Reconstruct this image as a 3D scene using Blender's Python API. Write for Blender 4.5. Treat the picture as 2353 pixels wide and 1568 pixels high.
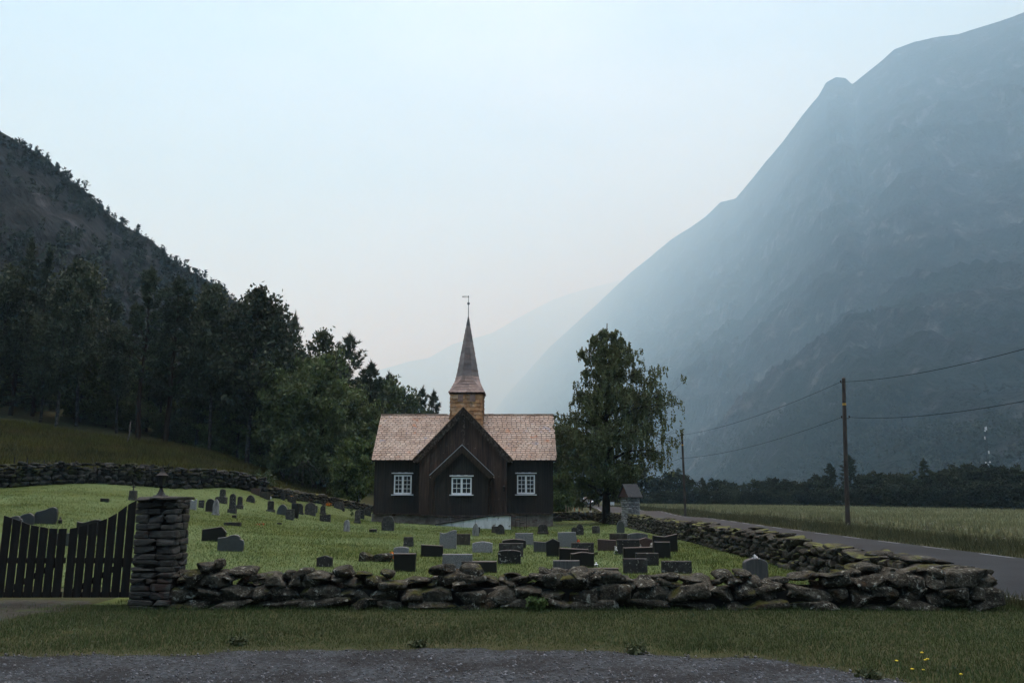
import bpy, math, random
import numpy as np
from math import radians as R_, sin, cos, pi
random.seed(7); rng = np.random.default_rng(7)
for o in list(bpy.data.objects): bpy.data.objects.remove(o)
sc = bpy.context.scene
col = sc.collection
# ------------------------------------------------------------------ camera
PITCH = R_(10.9); CAMZ = 1.7; F = 1829.0
cam = bpy.data.objects.new('camera', bpy.data.cameras.new('camera')); col.objects.link(cam)
cam.location = (0, 0, CAMZ); cam.rotation_euler = (R_(90) + PITCH, 0, 0)
cam.data.sensor_width = 36; cam.data.lens = 36 * F / 2352
cam.data.clip_start = 0.1; cam.data.clip_end = 90000
sc.camera = cam
sc.view_settings.view_transform = 'Standard'; sc.view_settings.look = 'None'
sc.view_settings.exposure = 0.0; sc.view_settings.gamma = 1
try:
    sc.cycles.use_denoising = True
    sc.cycles.denoiser = 'OPENIMAGEDENOISE'
    sc.cycles.denoising_input_passes = 'RGB_ALBEDO_NORMAL'
    sc.cycles.denoising_prefilter = 'ACCURATE'
except Exception as e: print(e)
sc.cycles.max_bounces = 6; sc.cycles.diffuse_bounces = 3; sc.cycles.glossy_bounces = 2
sc.cycles.transmission_bounces = 3; sc.cycles.transparent_max_bounces = 4; sc.cycles.volume_bounces = 3
sc.cycles.caustics_reflective = False; sc.cycles.caustics_refractive = False
# ------------------------------------------------------------------ sky
HAZE_D = 0.00023
SUN_EL, SUN_AZ = R_(32), R_(6)      # the bright patch of cloud, ahead and a little to the right
w = bpy.data.worlds.new('World'); sc.world = w; w.use_nodes = True
nt = w.node_tree; nt.nodes.clear()
def wn(t, **k):
    n = nt.nodes.new(t)
    for a, b in k.items(): setattr(n, a, b)
    return n
def wl(a, b): nt.links.new(a, b)
def wmath(op, a, b=None, c=None, clamp=False):
    n = wn('ShaderNodeMath', operation=op, use_clamp=clamp)
    for i, v in enumerate((a, b, c)):
        if v is None: continue
        if isinstance(v, (int, float)): n.inputs[i].default_value = v
        else: wl(v, n.inputs[i])
    return n.outputs[0]
out = wn('ShaderNodeOutputWorld'); bg = wn('ShaderNodeBackground'); wl(bg.outputs[0], out.inputs[0])
bg.inputs[1].default_value = 0.128
sky = wn('ShaderNodeTexSky', sky_type='NISHITA'); sky.sun_disc = False
sky.sun_elevation = SUN_EL; sky.sun_rotation = SUN_AZ; sky.air_density = 1.0; sky.dust_density = 1.0
tc = wn('ShaderNodeTexCoord'); sep = wn('ShaderNodeSeparateXYZ'); wl(tc.outputs['Generated'], sep.inputs[0])
zz = wmath('MAXIMUM', sep.outputs[2], 0.0)
dp = wn('ShaderNodeVectorMath', operation='DOT_PRODUCT'); wl(tc.outputs['Generated'], dp.inputs[0])
dp.inputs[1].default_value = (cos(SUN_EL) * sin(SUN_AZ), cos(SUN_EL) * cos(SUN_AZ), sin(SUN_EL))
dd = wmath('MAXIMUM', dp.outputs['Value'], 0.0)
glow = wmath('POWER', dd, 5.0)
mp = wn('ShaderNodeMapping'); mp.inputs['Scale'].default_value = (1.6, 1.6, 4.5); wl(tc.outputs['Generated'], mp.inputs[0])
ns = wn('ShaderNodeTexNoise'); ns.inputs['Scale'].default_value = 1.25; ns.inputs['Detail'].default_value = 5; ns.inputs['Roughness'].default_value = .55
wl(mp.outputs[0], ns.inputs['Vector'])
cl = wmath('MULTIPLY_ADD', ns.outputs['Fac'], 3.0, -0.5)
back = wmath('MULTIPLY_ADD', sep.outputs[1], 0.30, 0.72)           # sky dimmed behind the camera to darken faces turned this way
z3 = wmath('POWER', zz, 8.0)                                     # an overcast sky is brightest overhead
lum = wmath('MULTIPLY_ADD', z3, 150.0, 2.5)
lum = wmath('MULTIPLY_ADD', glow, 1.3, lum)
lum = wmath('MULTIPLY', lum, cl); lum = wmath('MULTIPLY', lum, back)
cf = wmath('MULTIPLY_ADD', z3, 1.6, wmath('MULTIPLY', glow, 0.3), clamp=True)
cm = wn('ShaderNodeMix', data_type='RGBA'); wl(cf, cm.inputs[0])
cm.inputs[6].default_value = (0.465, 0.705, 1.02, 1); cm.inputs[7].default_value = (0.735, 0.858, 1.03, 1)
ov = wn('ShaderNodeVectorMath', operation='SCALE'); wl(cm.outputs[2], ov.inputs[0]); wl(lum, ov.inputs['Scale'])
mx = wn('ShaderNodeMix', data_type='RGBA'); mx.inputs[0].default_value = 0.93
wl(sky.outputs[0], mx.inputs[6]); wl(ov.outputs[0], mx.inputs[7]); wl(mx.outputs[2], bg.inputs[0])
w.cycles.sampling_method = 'MANUAL'; w.cycles.sample_map_resolution = 512
# ------------------------------------------------------------------ sun behind cloud
sd = bpy.data.lights.new('sun', 'SUN'); sd.energy = 1.0; sd.angle = R_(25); sd.color = (0.95, 0.98, 1.0)
so = bpy.data.objects.new('sun', sd); col.objects.link(so)
so.rotation_euler = (R_(90) - SUN_EL, 0, pi - SUN_AZ); so.location = (0, 0, 50)

# ------------------------------------------------------------------ helpers
def ray(px, py):
    u = (px - 1176) / F; v = (784 - py) / F
    return np.array([u, cos(PITCH) - v * sin(PITCH), sin(PITCH) + v * cos(PITCH)])
def at(px, py, Y):
    d = ray(px, py); t = Y / d[1]
    return np.array([d[0] * t, Y, CAMZ + d[2] * t])
def c2(x, y): return x * .2357, 1041.6 + y * .2357
def c3(x, y): return 403.2 + x * .2143, 1075.2 + y * .2143
def c4(x, y): return 840 + x * .17136, 1155.8 + y * .17136
def c5(x, y): return 1209.6 + x * .17136, 1155.8 + y * .17136
def c6(x, y): return (1880 + x / 5.8825) * .672, (1600 + y / 5.8825) * .672
# value noise
def _h(ix, iy, s):
    h = (ix.astype(np.int64) * 374761393 + iy.astype(np.int64) * 668265263 + s * 974711) & 0x7fffffff
    h = ((h ^ (h >> 13)) * 1274126177) & 0x7fffffff
    return ((h ^ (h >> 16)) & 0xffff) / 65535.0
def vnoise(x, y, s=0):
    ix = np.floor(x); iy = np.floor(y); fx = x - ix; fy = y - iy
    fx = fx * fx * (3 - 2 * fx); fy = fy * fy * (3 - 2 * fy)
    a = _h(ix, iy, s); b = _h(ix + 1, iy, s); c = _h(ix, iy + 1, s); d = _h(ix + 1, iy + 1, s)
    return (a * (1 - fx) + b * fx) * (1 - fy) + (c * (1 - fx) + d * fx) * fy
def fbm(x, y, o=5, s=0, g=.5):
    x = np.asarray(x, float); y = np.asarray(y, float)
    t = 0; a = 1; n = 0
    for i in range(o):
        t = t + a * vnoise(x, y, s + i * 17); n += a; a *= g; x = x * 2.03 + 3.1; y = y * 2.03 + 1.7
    return t / n - .5
def sstep(a, b, x):
    t = np.clip((np.asarray(x, float) - a) / (b - a), 0, 1); return t * t * (3 - 2 * t)
# ground height
def _p(px, py, Y): return tuple(at(px, py, Y))
CP = np.array([
 (0,16,.02),(5,16,0),(-4,16,.04),(-6,20,.12),(-11,20,.32),(-16.5,28,.70),(-11,30,.5),(-6,30,.15),(0,30,-.02),(5,30,0),(6.5,20,.02),(6.5,40,-.1),(0,42,-.12),(-6,42,-.02),
 (-9.5,55,-.09),(-3,52,-.25),(2.9,55,-.38),(0,49,-.38),(6,50,-.15),(6,62,-.25),(3,62,-.32),(-9,61,.02),(-3,65,-.15),(-3.5,49.6,-.2),(-7,50,.0),(-10,48,.22),
 (-11.7,66,.45),(-15.7,51.5,1.68),(-13.5,58,1.1),(-16.5,58,2.0),(-16.8,50,2.08),(-14,50,1.0),(-11,42,.42),(-12,40,.55),(-19.6,48,2.0),(-22.6,43,2.05),(-20,34,1.25),(-27.6,43,2.05),
 (-14,20,.5),(-20,20,.85),(-12,14,.1),(-25,28,1.35),(-33,38,2.1),(-40,24,2.2),
 (-29.5,46,3.05),(-23,49.5,3.0),(-17.6,53,2.5),_p(0,985,58),_p(300,1025,62),_p(500,1052,64),(-20,65,3.2),(-16.8,72,2.2),(-12,74,1.2),(-14,85,2.2),
 (-60,60,10),(-60,100,15),(-40,85,10),(-25,95,6),(0,100,-.3),(0,80,-.25),(-75,40,10),(-75,10,6),(-50,10,3),(-30,8,1),(-20,5,.1),
 (10,12.6,0),(11,20,0),(11,40,-.02),(12,61,-.05),(14,90,-.1),(14,110,-.15),(16.5,39.4,0),(15.7,72,-.2),(25,40,-.15),(30,70,-.3),(40,100,-.35),(25,110,-.35),(60,60,-.3),(60,110,-.4),(60,20,-.1),(25,20,-.05),
 (0,0,0),(-10,0,0),(10,0,0),(20,5,0),(-8,13,.0),(0,13,0),(8,13,0),(-20,-10,0),(20,-10,0),(60,-10,0)])
def _k(r2): return .5 * r2 * np.log(r2 + 1e-9)
_n = len(CP); _A = np.zeros((_n + 3, _n + 3))
_d2 = ((CP[:, None, :2] - CP[None, :, :2]) ** 2).sum(-1)
_A[:_n, :_n] = _k(_d2) + np.eye(_n) * 1.5
_A[:_n, _n] = 1; _A[:_n, _n + 1:] = CP[:, :2]; _A[_n:, :_n] = _A[:_n, _n:].T
_W = np.linalg.solve(_A, np.concatenate([CP[:, 2], [0, 0, 0]]))
def G(x, y):
    x = np.asarray(x, float); y = np.asarray(y, float); shp = np.broadcast(x, y).shape
    x = np.clip(np.broadcast_to(x, shp).ravel(), -75, 60); y0 = np.broadcast_to(y, shp).ravel(); y = np.clip(y0, -10, 110)
    o = np.empty(x.size)
    for i in range(0, x.size, 40000):
        X = x[i:i + 40000]; Yy = y[i:i + 40000]
        r2 = (X[:, None] - CP[None, :, 0]) ** 2 + (Yy[:, None] - CP[None, :, 1]) ** 2
        o[i:i + 40000] = _k(r2) @ _W[:_n] + _W[_n] + _W[_n + 1] * X + _W[_n + 2] * Yy
    o *= sstep(12.6, 16, np.maximum(y0, 12.6 + np.clip((-x - 11) / 4, 0, 1) * 4 * sstep(9, 13, y0)))
    return o.reshape(shp) if shp else float(o[0])
def g1(x, y): return float(G(np.array([x]), np.array([y]))[0])
def onground(px, py, y0=9, y1=140):
    d = ray(px, py); Ys = np.arange(y0, y1, .1); t = Ys / d[1]
    zs = CAMZ + d[2] * t - G(d[0] * t, Ys)
    i = np.argmax(zs < 0) if (zs < 0).any() else len(Ys) - 1
    Y = Ys[i]; p = at(px, py, Y); p[2] = g1(p[0], Y); return p

ORG = {}
def link(o, parent=None):
    col.objects.link(o)
    if parent is not None: o.parent = parent
    return o
def thing(name, label, cat, loc=(0, 0, 0), group=None):
    o = bpy.data.objects.new(name, None); o.location = loc; o.empty_display_size = .2
    link(o); ORG[o.name] = np.array(loc, float); tag(o, label, cat, group); return o
def tag(o, label, cat, group=None, kind=None):
    o['label'] = label; o['category'] = cat
    if group: o['group'] = group
    if kind: o['kind'] = kind
    return o
def npmesh(name, V, Fc, mat, parent=None, smooth=False, origin=None):
    V = np.asarray(V, np.float32).reshape(-1, 3)
    if parent is not None: V = V - ORG[parent.name].astype(np.float32)
    elif origin is not None: V = V - np.asarray(origin, np.float32)
    me = bpy.data.meshes.new(name)
    if isinstance(Fc, np.ndarray):
        k = Fc.shape[1]; n = len(Fc)
        me.vertices.add(len(V)); me.vertices.foreach_set('co', V.ravel())
        me.loops.add(n * k); me.loops.foreach_set('vertex_index', Fc.astype(np.int32).ravel())
        me.polygons.add(n); me.polygons.foreach_set('loop_start', np.arange(0, n * k, k, dtype=np.int32))
        me.update(calc_edges=True)
    else:
        me.from_pydata(V.tolist(), [], Fc); me.update()
    if smooth: me.polygons.foreach_set('use_smooth', np.ones(len(me.polygons), bool))
    if mat is not None:
        for m in (mat if isinstance(mat, (list, tuple)) else [mat]): me.materials.append(m)
    o = bpy.data.objects.new(name, me); link(o, parent)
    ORG[o.name] = ORG[parent.name] if parent is not None else np.array(origin if origin is not None else (0, 0, 0), float)
    if parent is None and origin is not None: o.location = origin
    return o
class MB:
    def __init__(s): s.V = []; s.F = []; s.n = 0
    def add(s, V, Fc):
        V = np.asarray(V, float).reshape(-1, 3); s.V.append(V)
        for f in Fc: s.F.append(tuple(int(i) + s.n for i in f))
        s.n += len(V); return s
    def box(s, c, size, rz=0, rx=0, ry=0, bev=0):
        x, y, z = np.array(size) / 2.0
        if bev:
            b = bev; P = []
            for sx in (-1, 1):
                for sy in (-1, 1):
                    for sz in (-1, 1):
                        P += [(sx * (x - b), sy * (y - b), sz * z), (sx * (x - b), sy * y, sz * (z - b)), (sx * x, sy * (y - b), sz * (z - b))]
            P = np.array(P); from_faces = _bevbox_faces()
            return s.add(_rot(P, rx, ry, rz) + np.array(c), from_faces)
        P = np.array([(-x, -y, -z), (x, -y, -z), (x, y, -z), (-x, y, -z), (-x, -y, z), (x, -y, z), (x, y, z), (-x, y, z)])
        return s.add(_rot(P, rx, ry, rz) + np.array(c), [(0, 3, 2, 1), (4, 5, 6, 7), (0, 1, 5, 4), (1, 2, 6, 5), (2, 3, 7, 6), (3, 0, 4, 7)])
    def bar(s, a, b, w, h, up=(0, 0, 1)):
        a = np.array(a, float); b = np.array(b, float); d = b - a; L = np.linalg.norm(d); d /= L
        u = np.array(up, float); sd_ = np.cross(d, u)
        if np.linalg.norm(sd_) < 1e-4: sd_ = np.cross(d, (1, 0, 0))
        sd_ /= np.linalg.norm(sd_); u = np.cross(sd_, d)
        P = []
        for q in (a, b):
            for i, j in ((-1, -1), (1, -1), (1, 1), (-1, 1)): P.append(q + sd_ * i * w / 2 + u * j * h / 2)
        return s.add(P, [(0, 1, 2, 3), (7, 6, 5, 4), (0, 4, 5, 1), (1, 5, 6, 2), (2, 6, 7, 3), (3, 7, 4, 0)])
    def tube(s, pts, rad, n=6, cap=True):
        pts = np.array(pts, float); m = len(pts)
        if np.isscalar(rad): rad = [rad] * m
        V = []
        for i in range(m):
            t = pts[min(i + 1, m - 1)] - pts[max(i - 1, 0)]; t /= (np.linalg.norm(t) + 1e-9)
            a = np.cross(t, (0, 0, 1) if abs(t[2]) < .9 else (1, 0, 0)); a /= np.linalg.norm(a); b = np.cross(t, a)
            for k in range(n):
                th = 2 * pi * k / n; V.append(pts[i] + rad[i] * (a * cos(th) + b * sin(th)))
        Fc = []
        for i in range(m - 1):
            for k in range(n):
                k2 = (k + 1) % n; Fc.append((i * n + k, i * n + k2, (i + 1) * n + k2, (i + 1) * n + k))
        if cap: Fc += [tuple(range(n))[::-1], tuple(range((m - 1) * n, m * n))]
        return s.add(V, Fc)
    def lathe(s, c, prof, n=12, ph=0):
        V = []
        for r, z in prof:
            for k in range(n): V.append((c[0] + r * cos(ph + 2 * pi * k / n), c[1] + r * sin(ph + 2 * pi * k / n), c[2] + z))
        m = len(prof); Fc = [(i * n + k, i * n + (k + 1) % n, (i + 1) * n + (k + 1) % n, (i + 1) * n + k) for i in range(m - 1) for k in range(n)]
        Fc += [tuple(range(n))[::-1], tuple(range((m - 1) * n, m * n))]
        return s.add(V, Fc)
    def prism(s, poly, d):       # polygon (list of 3d points) extruded by vector d
        poly = np.array(poly, float); n = len(poly); d = np.array(d, float)
        return s.add(np.concatenate([poly, poly + d]), [tuple(range(n))[::-1], tuple(range(n, 2 * n))] + [(i, (i + 1) % n, n + (i + 1) % n, n + i) for i in range(n)])
    def build(s, name, mat, parent=None, smooth=False, origin=None):
        return npmesh(name, np.concatenate(s.V), s.F, mat, parent, smooth, origin)
def _rot(P, rx, ry, rz):
    P = np.asarray(P, float)
    if rx: c, n = cos(rx), sin(rx); P = P @ np.array([[1, 0, 0], [0, c, -n], [0, n, c]]).T
    if ry: c, n = cos(ry), sin(ry); P = P @ np.array([[c, 0, n], [0, 1, 0], [-n, 0, c]]).T
    if rz: c, n = cos(rz), sin(rz); P = P @ np.array([[c, -n, 0], [n, c, 0], [0, 0, 1]]).T
    return P
_BB = None
def _bevbox_faces():
    global _BB
    if _BB is not None: return _BB
    def vi(sx, sy, sz, k): return (((sx > 0) * 2 + (sy > 0)) * 2 + (sz > 0)) * 3 + k
    Fc = []
    for sg in (-1, 1):
        for k, ax in ((0, 2), (1, 1), (2, 0)):
            q = []
            for a, b in ((-1, -1), (1, -1), (1, 1), (-1, 1)):
                t = [0, 0, 0]; o = [i for i in range(3) if i != ax]; t[ax] = sg; t[o[0]] = a; t[o[1]] = b; q.append(vi(*t, k))
            Fc.append(tuple(q))
    for ax in range(3):
        o = [i for i in range(3) if i != ax]
        ks = [2 - i for i in o]
        for a in (-1, 1):
            for b in (-1, 1):
                def g(sg, k):
                    t = [0, 0, 0]; t[ax] = sg; t[o[0]] = a; t[o[1]] = b; return vi(*t, k)
                Fc.append((g(-1, ks[0]), g(1, ks[0]), g(1, ks[1]), g(-1, ks[1])))
    for a in (-1, 1):
        for b in (-1, 1):
            for c in (-1, 1): Fc.append((vi(a, b, c, 0), vi(a, b, c, 1), vi(a, b, c, 2)))
    _BB = Fc; return Fc
# ------------------------------------------------------------------ materials
MATS = {}
def mk(name, ramp, scale=3, detail=6, stretch=(1, 1, 1), rough=.9, bump=0, bscale=None, bdist=.02, island=0, objrand=0, spots=(), moss=None, spec=.3, distort=0, ramp_pos=None, translucent=0, big=None, metal=0):
    m = bpy.data.materials.new(name); m.use_nodes = True; t = m.node_tree; t.nodes.clear(); MATS[name] = m
    def n(ty, **k):
        q = t.nodes.new(ty)
        for a, b in k.items(): setattr(q, a, b)
        return q
    L = lambda a, b: t.links.new(a, b)
    def mix(fac, a, b, bt='MIX'):
        q = n('ShaderNodeMix', data_type='RGBA', blend_type=bt)
        for v, i in ((fac, 0), (a, 6), (b, 7)):
            if isinstance(v, (int, float)): q.inputs[i].default_value = v
            elif isinstance(v, tuple): q.inputs[i].default_value = (*v[:3], 1)
            else: L(v, q.inputs[i])
        return q.outputs[2]
    def mth(op, a, b=None, c=None, cl=False):
        q = n('ShaderNodeMath', operation=op, use_clamp=cl)
        for i, v in enumerate((a, b, c)):
            if v is None: continue
            if isinstance(v, (int, float)): q.inputs[i].default_value = v
            else: L(v, q.inputs[i])
        return q.outputs[0]
    def sst(v, lo, hi):
        q = n('ShaderNodeMapRange', interpolation_type='SMOOTHSTEP'); L(v, q.inputs[0]); q.inputs[1].default_value = lo; q.inputs[2].default_value = hi; return q.outputs[0]
    geo = n('ShaderNodeNewGeometry'); mpn = n('ShaderNodeMapping'); mpn.inputs['Scale'].default_value = stretch; L(geo.outputs['Position'], mpn.inputs[0])
    def noise(s, d=5, stretched=True, r=.6, dist=0):
        q = n('ShaderNodeTexNoise'); q.inputs['Scale'].default_value = s; q.inputs['Detail'].default_value = d; q.inputs['Roughness'].default_value = r; q.inputs['Distortion'].default_value = dist
        L(mpn.outputs[0] if stretched else geo.outputs['Position'], q.inputs['Vector']); return q.outputs['Fac']
    f = noise(scale, detail, True, .6, distort)
    cr = n('ShaderNodeValToRGB'); L(f, cr.inputs[0]); e = cr.color_ramp.elements
    k = len(ramp); pos = ramp_pos or [.3 + .4 * i / max(1, k - 1) for i in range(k)]
    e[0].position = pos[0]; e[0].color = (*ramp[0], 1); e[1].position = pos[-1]; e[1].color = (*ramp[-1], 1)
    for i in range(1, k - 1): q = e.new(pos[i]); q.color = (*ramp[i], 1)
    c = cr.outputs[0]
    if big:       # large-scale tint: (colour, scale, strength)
        bf = sst(noise(big[1], 3, False), .4, .62); bf = mth('MULTIPLY', bf, big[2]); c = mix(bf, c, big[0])
    if island:
        v = mth('MULTIPLY_ADD', geo.outputs['Random Per Island'], 2 * island, 1 - island)
        q = n('ShaderNodeVectorMath', operation='SCALE'); L(c, q.inputs[0]); L(v, q.inputs['Scale']); c = q.outputs[0]
    if objrand:
        oi = n('ShaderNodeObjectInfo'); v = mth('MULTIPLY_ADD', oi.outputs['Random'], 2 * objrand, 1 - objrand)
        q = n('ShaderNodeVectorMath', operation='SCALE'); L(c, q.inputs[0]); L(v, q.inputs['Scale']); c = q.outputs[0]
    for (sc_, ss, lo, hi) in spots: c = mix(sst(noise(ss, 4, False, .65), lo, hi), c, sc_)
    if moss:      # (colour, scale, lo, hi, normal lo)
        sx = n('ShaderNodeSeparateXYZ'); L(geo.outputs['Normal'], sx.inputs[0])
        mf = mth('MULTIPLY', sst(sx.outputs[2], moss[4], moss[4] + .35), sst(noise(moss[1], 4, False), moss[2], moss[3])); c = mix(mf, c, moss[0])
    bs = n('ShaderNodeBsdfPrincipled'); L(c, bs.inputs['Base Color']); bs.inputs['Roughness'].default_value = rough
    bs.inputs['Specular IOR Level'].default_value = spec; bs.inputs['Metallic'].default_value = metal
    if bump:
        b = n('ShaderNodeBump'); b.inputs['Strength'].default_value = bump; b.inputs['Distance'].default_value = bdist
        L(noise(bscale or scale * 3, 6), b.inputs['Height']); L(b.outputs[0], bs.inputs['Normal'])
    o = n('ShaderNodeOutputMaterial'); sh = bs.outputs[0]
    if translucent:
        tr = n('ShaderNodeBsdfTranslucent'); L(c, tr.inputs[0]); ms = n('ShaderNodeMixShader'); ms.inputs[0].default_value = translucent
        L(sh, ms.inputs[1]); L(tr.outputs[0], ms.inputs[2]); sh = ms.outputs[0]
    L(sh, o.inputs[0]); return m
def col255(r, g, b):
    f = lambda v: ((v / 255 + .055) / 1.055) ** 2.4 if v > 10 else v / 255 / 12.92
    return (f(r), f(g), f(b))
M_soil = mk('grass_ground', [(.026, .031, .011), (.042, .046, .018), (.065, .064, .028)], 2.2, 8, rough=.95, bump=.6, bscale=14, bdist=.05, spec=.1, big=((.05, .046, .022), .35, .5))
M_lawng = mk('mown_lawn_ground', [(.038, .056, .013), (.062, .083, .020), (.092, .103, .029)], .9, 9, rough=.95, bump=.6, bscale=18, bdist=.04, spec=.1, big=((.115, .15, .06), .14, .8))
M_lawn = mk('lawn_blades', [(.05, .076, .017), (.084, .112, .026), (.13, .146, .04)], .7, 5, rough=.75, island=.3, spec=.2, translucent=.3, big=((.14, .19, .08), .14, .8))
M_rough = mk('roadside_blades', [(.032, .052, .018), (.054, .078, .028), (.094, .110, .044)], .8, 7, rough=.8, island=.5, spec=.2, translucent=.25, big=((.055, .085, .03), .3, .7))
M_verge = mk('verge_blades', [(.03, .038, .016), (.062, .068, .031), (.115, .11, .055)], .8, 5, rough=.8, island=.4, spec=.2, translucent=.3)
M_meadow = mk('meadow_blades', [(.03, .035, .01), (.06, .058, .017), (.095, .072, .026)], .5, 5, rough=.85, island=.45, spec=.15, translucent=.25, big=((.085, .092, .014), .22, .5))
M_crop = mk('crop_blades', [(.105, .118, .06), (.165, .172, .092), (.235, .232, .135)], .6, 5, rough=.85, island=.3, spec=.2, translucent=.25)
M_field = mk('crop_surface', [(.095, .108, .052), (.145, .153, .08), (.2, .2, .11)], 1.2, 8, stretch=(.5, 1, 1), rough=.95, bump=1, bscale=6, bdist=.15, spec=.1, big=((.12, .145, .075), .05, .7))
M_gravel = mk('gravel', [(.010, .0112, .0118), (.043, .0485, .053), (.10, .112, .122)], 20, 10, rough=.9, bump=1, bscale=45, bdist=.02, spec=.1, big=((.014, .0135, .013), 1.1, .7), spots=[((.16, .165, .175), 48, .62, .68), ((.012, .011, .010), 16, .58, .66)])
M_pebble = mk('pebble', [(.02, .02, .02), (.07, .073, .08), (.17, .175, .19)], 30, 3, rough=.6, island=.6, spec=.4)
M_path = mk('worn_path', [(.02, .019, .014), (.036, .034, .026), (.06, .057, .05)], 9, 8, rough=.9, bump=.7, bscale=30, spec=.2, spots=[((.04, .055, .018), 2.2, .5, .62)])
M_road = mk('wet_asphalt', [(.013, .0155, .0175), (.023, .027, .030)], 20, 8, rough=.68, bump=.3, bscale=90, bdist=.006, spec=.12, big=((.010, .012, .0135), .3, .8))
M_line = mk('road_paint', [(.12, .125, .13), (.3, .31, .32)], 12, 6, rough=.6)
M_wstone = mk('wall_stone', [(.018, .0163, .0125), (.045, .041, .031), (.092, .084, .066)], 7, 9, rough=.92, bump=1, bscale=20, bdist=.05, island=.35, spec=.12,
  spots=[((.12, .115, .092), 24, .54, .63), ((.045, .028, .014), 3, .58, .70), ((.25, .25, .21), 10, .60, .65)], moss=((.055, .055, .016), 1.5, .53, .62, .3))
M_sstone = mk('side_wall_stone', [(.016, .0145, .0115), (.036, .033, .026), (.075, .069, .055)], 7, 9, rough=.9, bump=1, bscale=16, bdist=.05, island=.45, spec=.2,
  spots=[((.075, .07, .06), 24, .56, .66), ((.16, .155, .135), 8, .62, .68)], moss=((.115, .12, .036), 1.1, .46, .55, .58))
M_lstone = mk('field_stone', [(.012, .012, .011), (.027, .026, .024), (.06, .06, .058)], 3.5, 9, rough=.9, bump=1, bscale=9, bdist=.08, island=.5, spec=.15,
  spots=[((.12, .12, .115), 5, .60, .69), ((.03, .034, .012), 1.3, .53, .63)], moss=((.04, .042, .014), .9, .5, .6, .4))
M_slate = mk('pillar_slate', [(.014, .013, .0105), (.030, .0282, .0235), (.07, .067, .058)], 6, 8, stretch=(1, 1, 4), rough=.75, bump=.9, bscale=16, bdist=.02, island=.45, spec=.4, spots=[((.17, .165, .16), 5, .655, .73), ((.035, .018, .012), 2.5, .6, .7)])
M_slate_l = mk('grey_pillar_stone', [(.12, .12, .12), (.2, .2, .2), (.3, .3, .3)], 6, 8, stretch=(1, 1, 4), rough=.8, bump=.9, bscale=14, island=.35, spec=.3)
M_wood = mk('tarred_boards', [(.0105, .0062, .0042), (.0185, .0112, .0075), (.034, .021, .0145)], 2.2, 8, stretch=(7, 7, .5), rough=.62, bump=.35, bscale=9, bdist=.01, island=.35, spec=.35, spots=[((.10, .085, .075), 5.5, .705, .76)])
M_wood_w = mk('weathered_tarred_boards', [(.019, .0100, .0065), (.040, .0220, .0140), (.078, .045, .030)], 2.0, 8, stretch=(7, 7, .45), rough=.62, bump=.4, bscale=9, bdist=.01, island=.4, spec=.35, spots=[((.26, .21, .18), 4.2, .67, .73)])
M_barge = mk('weathered_bargeboard', [(.018, .011, .008), (.055, .037, .029), (.17, .14, .12)], 3, 8, stretch=(3, 3, 2), rough=.75, bump=.4, bscale=12, spec=.3)
M_shing = mk('slate_shingles', [(.265, .182, .13), (.345, .258, .196), (.42, .345, .28)], 1.1, 4, rough=.5, island=.17, spec=.5, bump=.3, bscale=25, spots=[((.40, .17, .075), .9, .62, .70), ((.26, .25, .28), 1.4, .60, .68)])
M_shing_t = mk('tower_shingles', [(.30, .13, .05), (.42, .24, .11), (.50, .36, .24)], 1.6, 3, rough=.6, island=.4, spec=.4, bump=.3, bscale=25)
M_shing_s = mk('skirt_shingles', [(.17, .11, .09), (.24, .165, .135), (.30, .22, .19)], 1.3, 4, rough=.55, island=.3, spec=.45, bump=.3, bscale=25)
M_spire = mk('spire_slate', [(.10, .082, .075), (.15, .12, .11), (.20, .17, .155)], 1.8, 4, rough=.45, island=.3, spec=.5, bump=.2, bscale=20, spots=[((.20, .12, .105), .8, .58, .68)])
M_lead = mk('spire_lead', [(.055, .06, .062), (.09, .095, .1)], 3, 4, rough=.5, spec=.5)
M_found = mk('foundation_masonry', [(.11, .082, .066), (.20, .16, .135), (.30, .27, .245)], 2.4, 9, rough=.92, bump=.8, bscale=10, bdist=.04, spec=.2, spots=[((.30, .29, .28), 1.2, .6, .72), ((.065, .035, .026), 1.1, .6, .7)])
M_conc = mk('stained_white_render', [(.42, .43, .43), (.58, .59, .6), (.66, .67, .68)], 1.6, 8, stretch=(2.5, 2.5, .8), rough=.85, bump=.3, bscale=12, spec=.2, spots=[((.16, .13, .105), 1.7, .62, .72)])
M_white = mk('white_paint', [(.70, .72, .74), (.80, .81, .82)], 6, 5, rough=.5, spec=.4)
M_glass = mk('dark_glass', [(.012, .012, .012), (.018, .017, .016)], 2, 2, rough=.06, spec=.6)
M_iron = mk('black_iron', [(.006, .006, .0065), (.011, .011, .0115)], 8, 5, rough=.5, spec=.25)
M_gate = mk('dark_gate_wood', [(.004, .0034, .003), (.007, .006, .005), (.013, .0105, .009)], 3, 7, stretch=(6, 6, .5), rough=.7, bump=.3, bscale=10, island=.3, spec=.25)
M_bark = mk('rough_bark', [(.014, .012, .010), (.03, .025, .02), (.05, .043, .036)], 5, 7, stretch=(1.5, 1.5, .4), rough=.95, bump=1, bscale=9, bdist=.05, spec=.1)
M_barkp = mk('pine_bark', [(.016, .010, .007), (.03, .018, .012), (.04, .028, .02)], 4, 7, stretch=(1.5, 1.5, .5), rough=.95, bump=.8, bscale=9, bdist=.04, spec=.1)
M_barkb = mk('birch_bark', [(.014, .013, .012), (.035, .033, .031), (.12, .115, .108)], 3, 7, stretch=(1, 1, 2.2), rough=.85, spec=.15)
M_birch = mk('birch_leaves', [(.056, .074, .028), (.092, .114, .046), (.14, .165, .07)], .8, 3, rough=.6, island=.4, spec=.3, translucent=.28)
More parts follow.
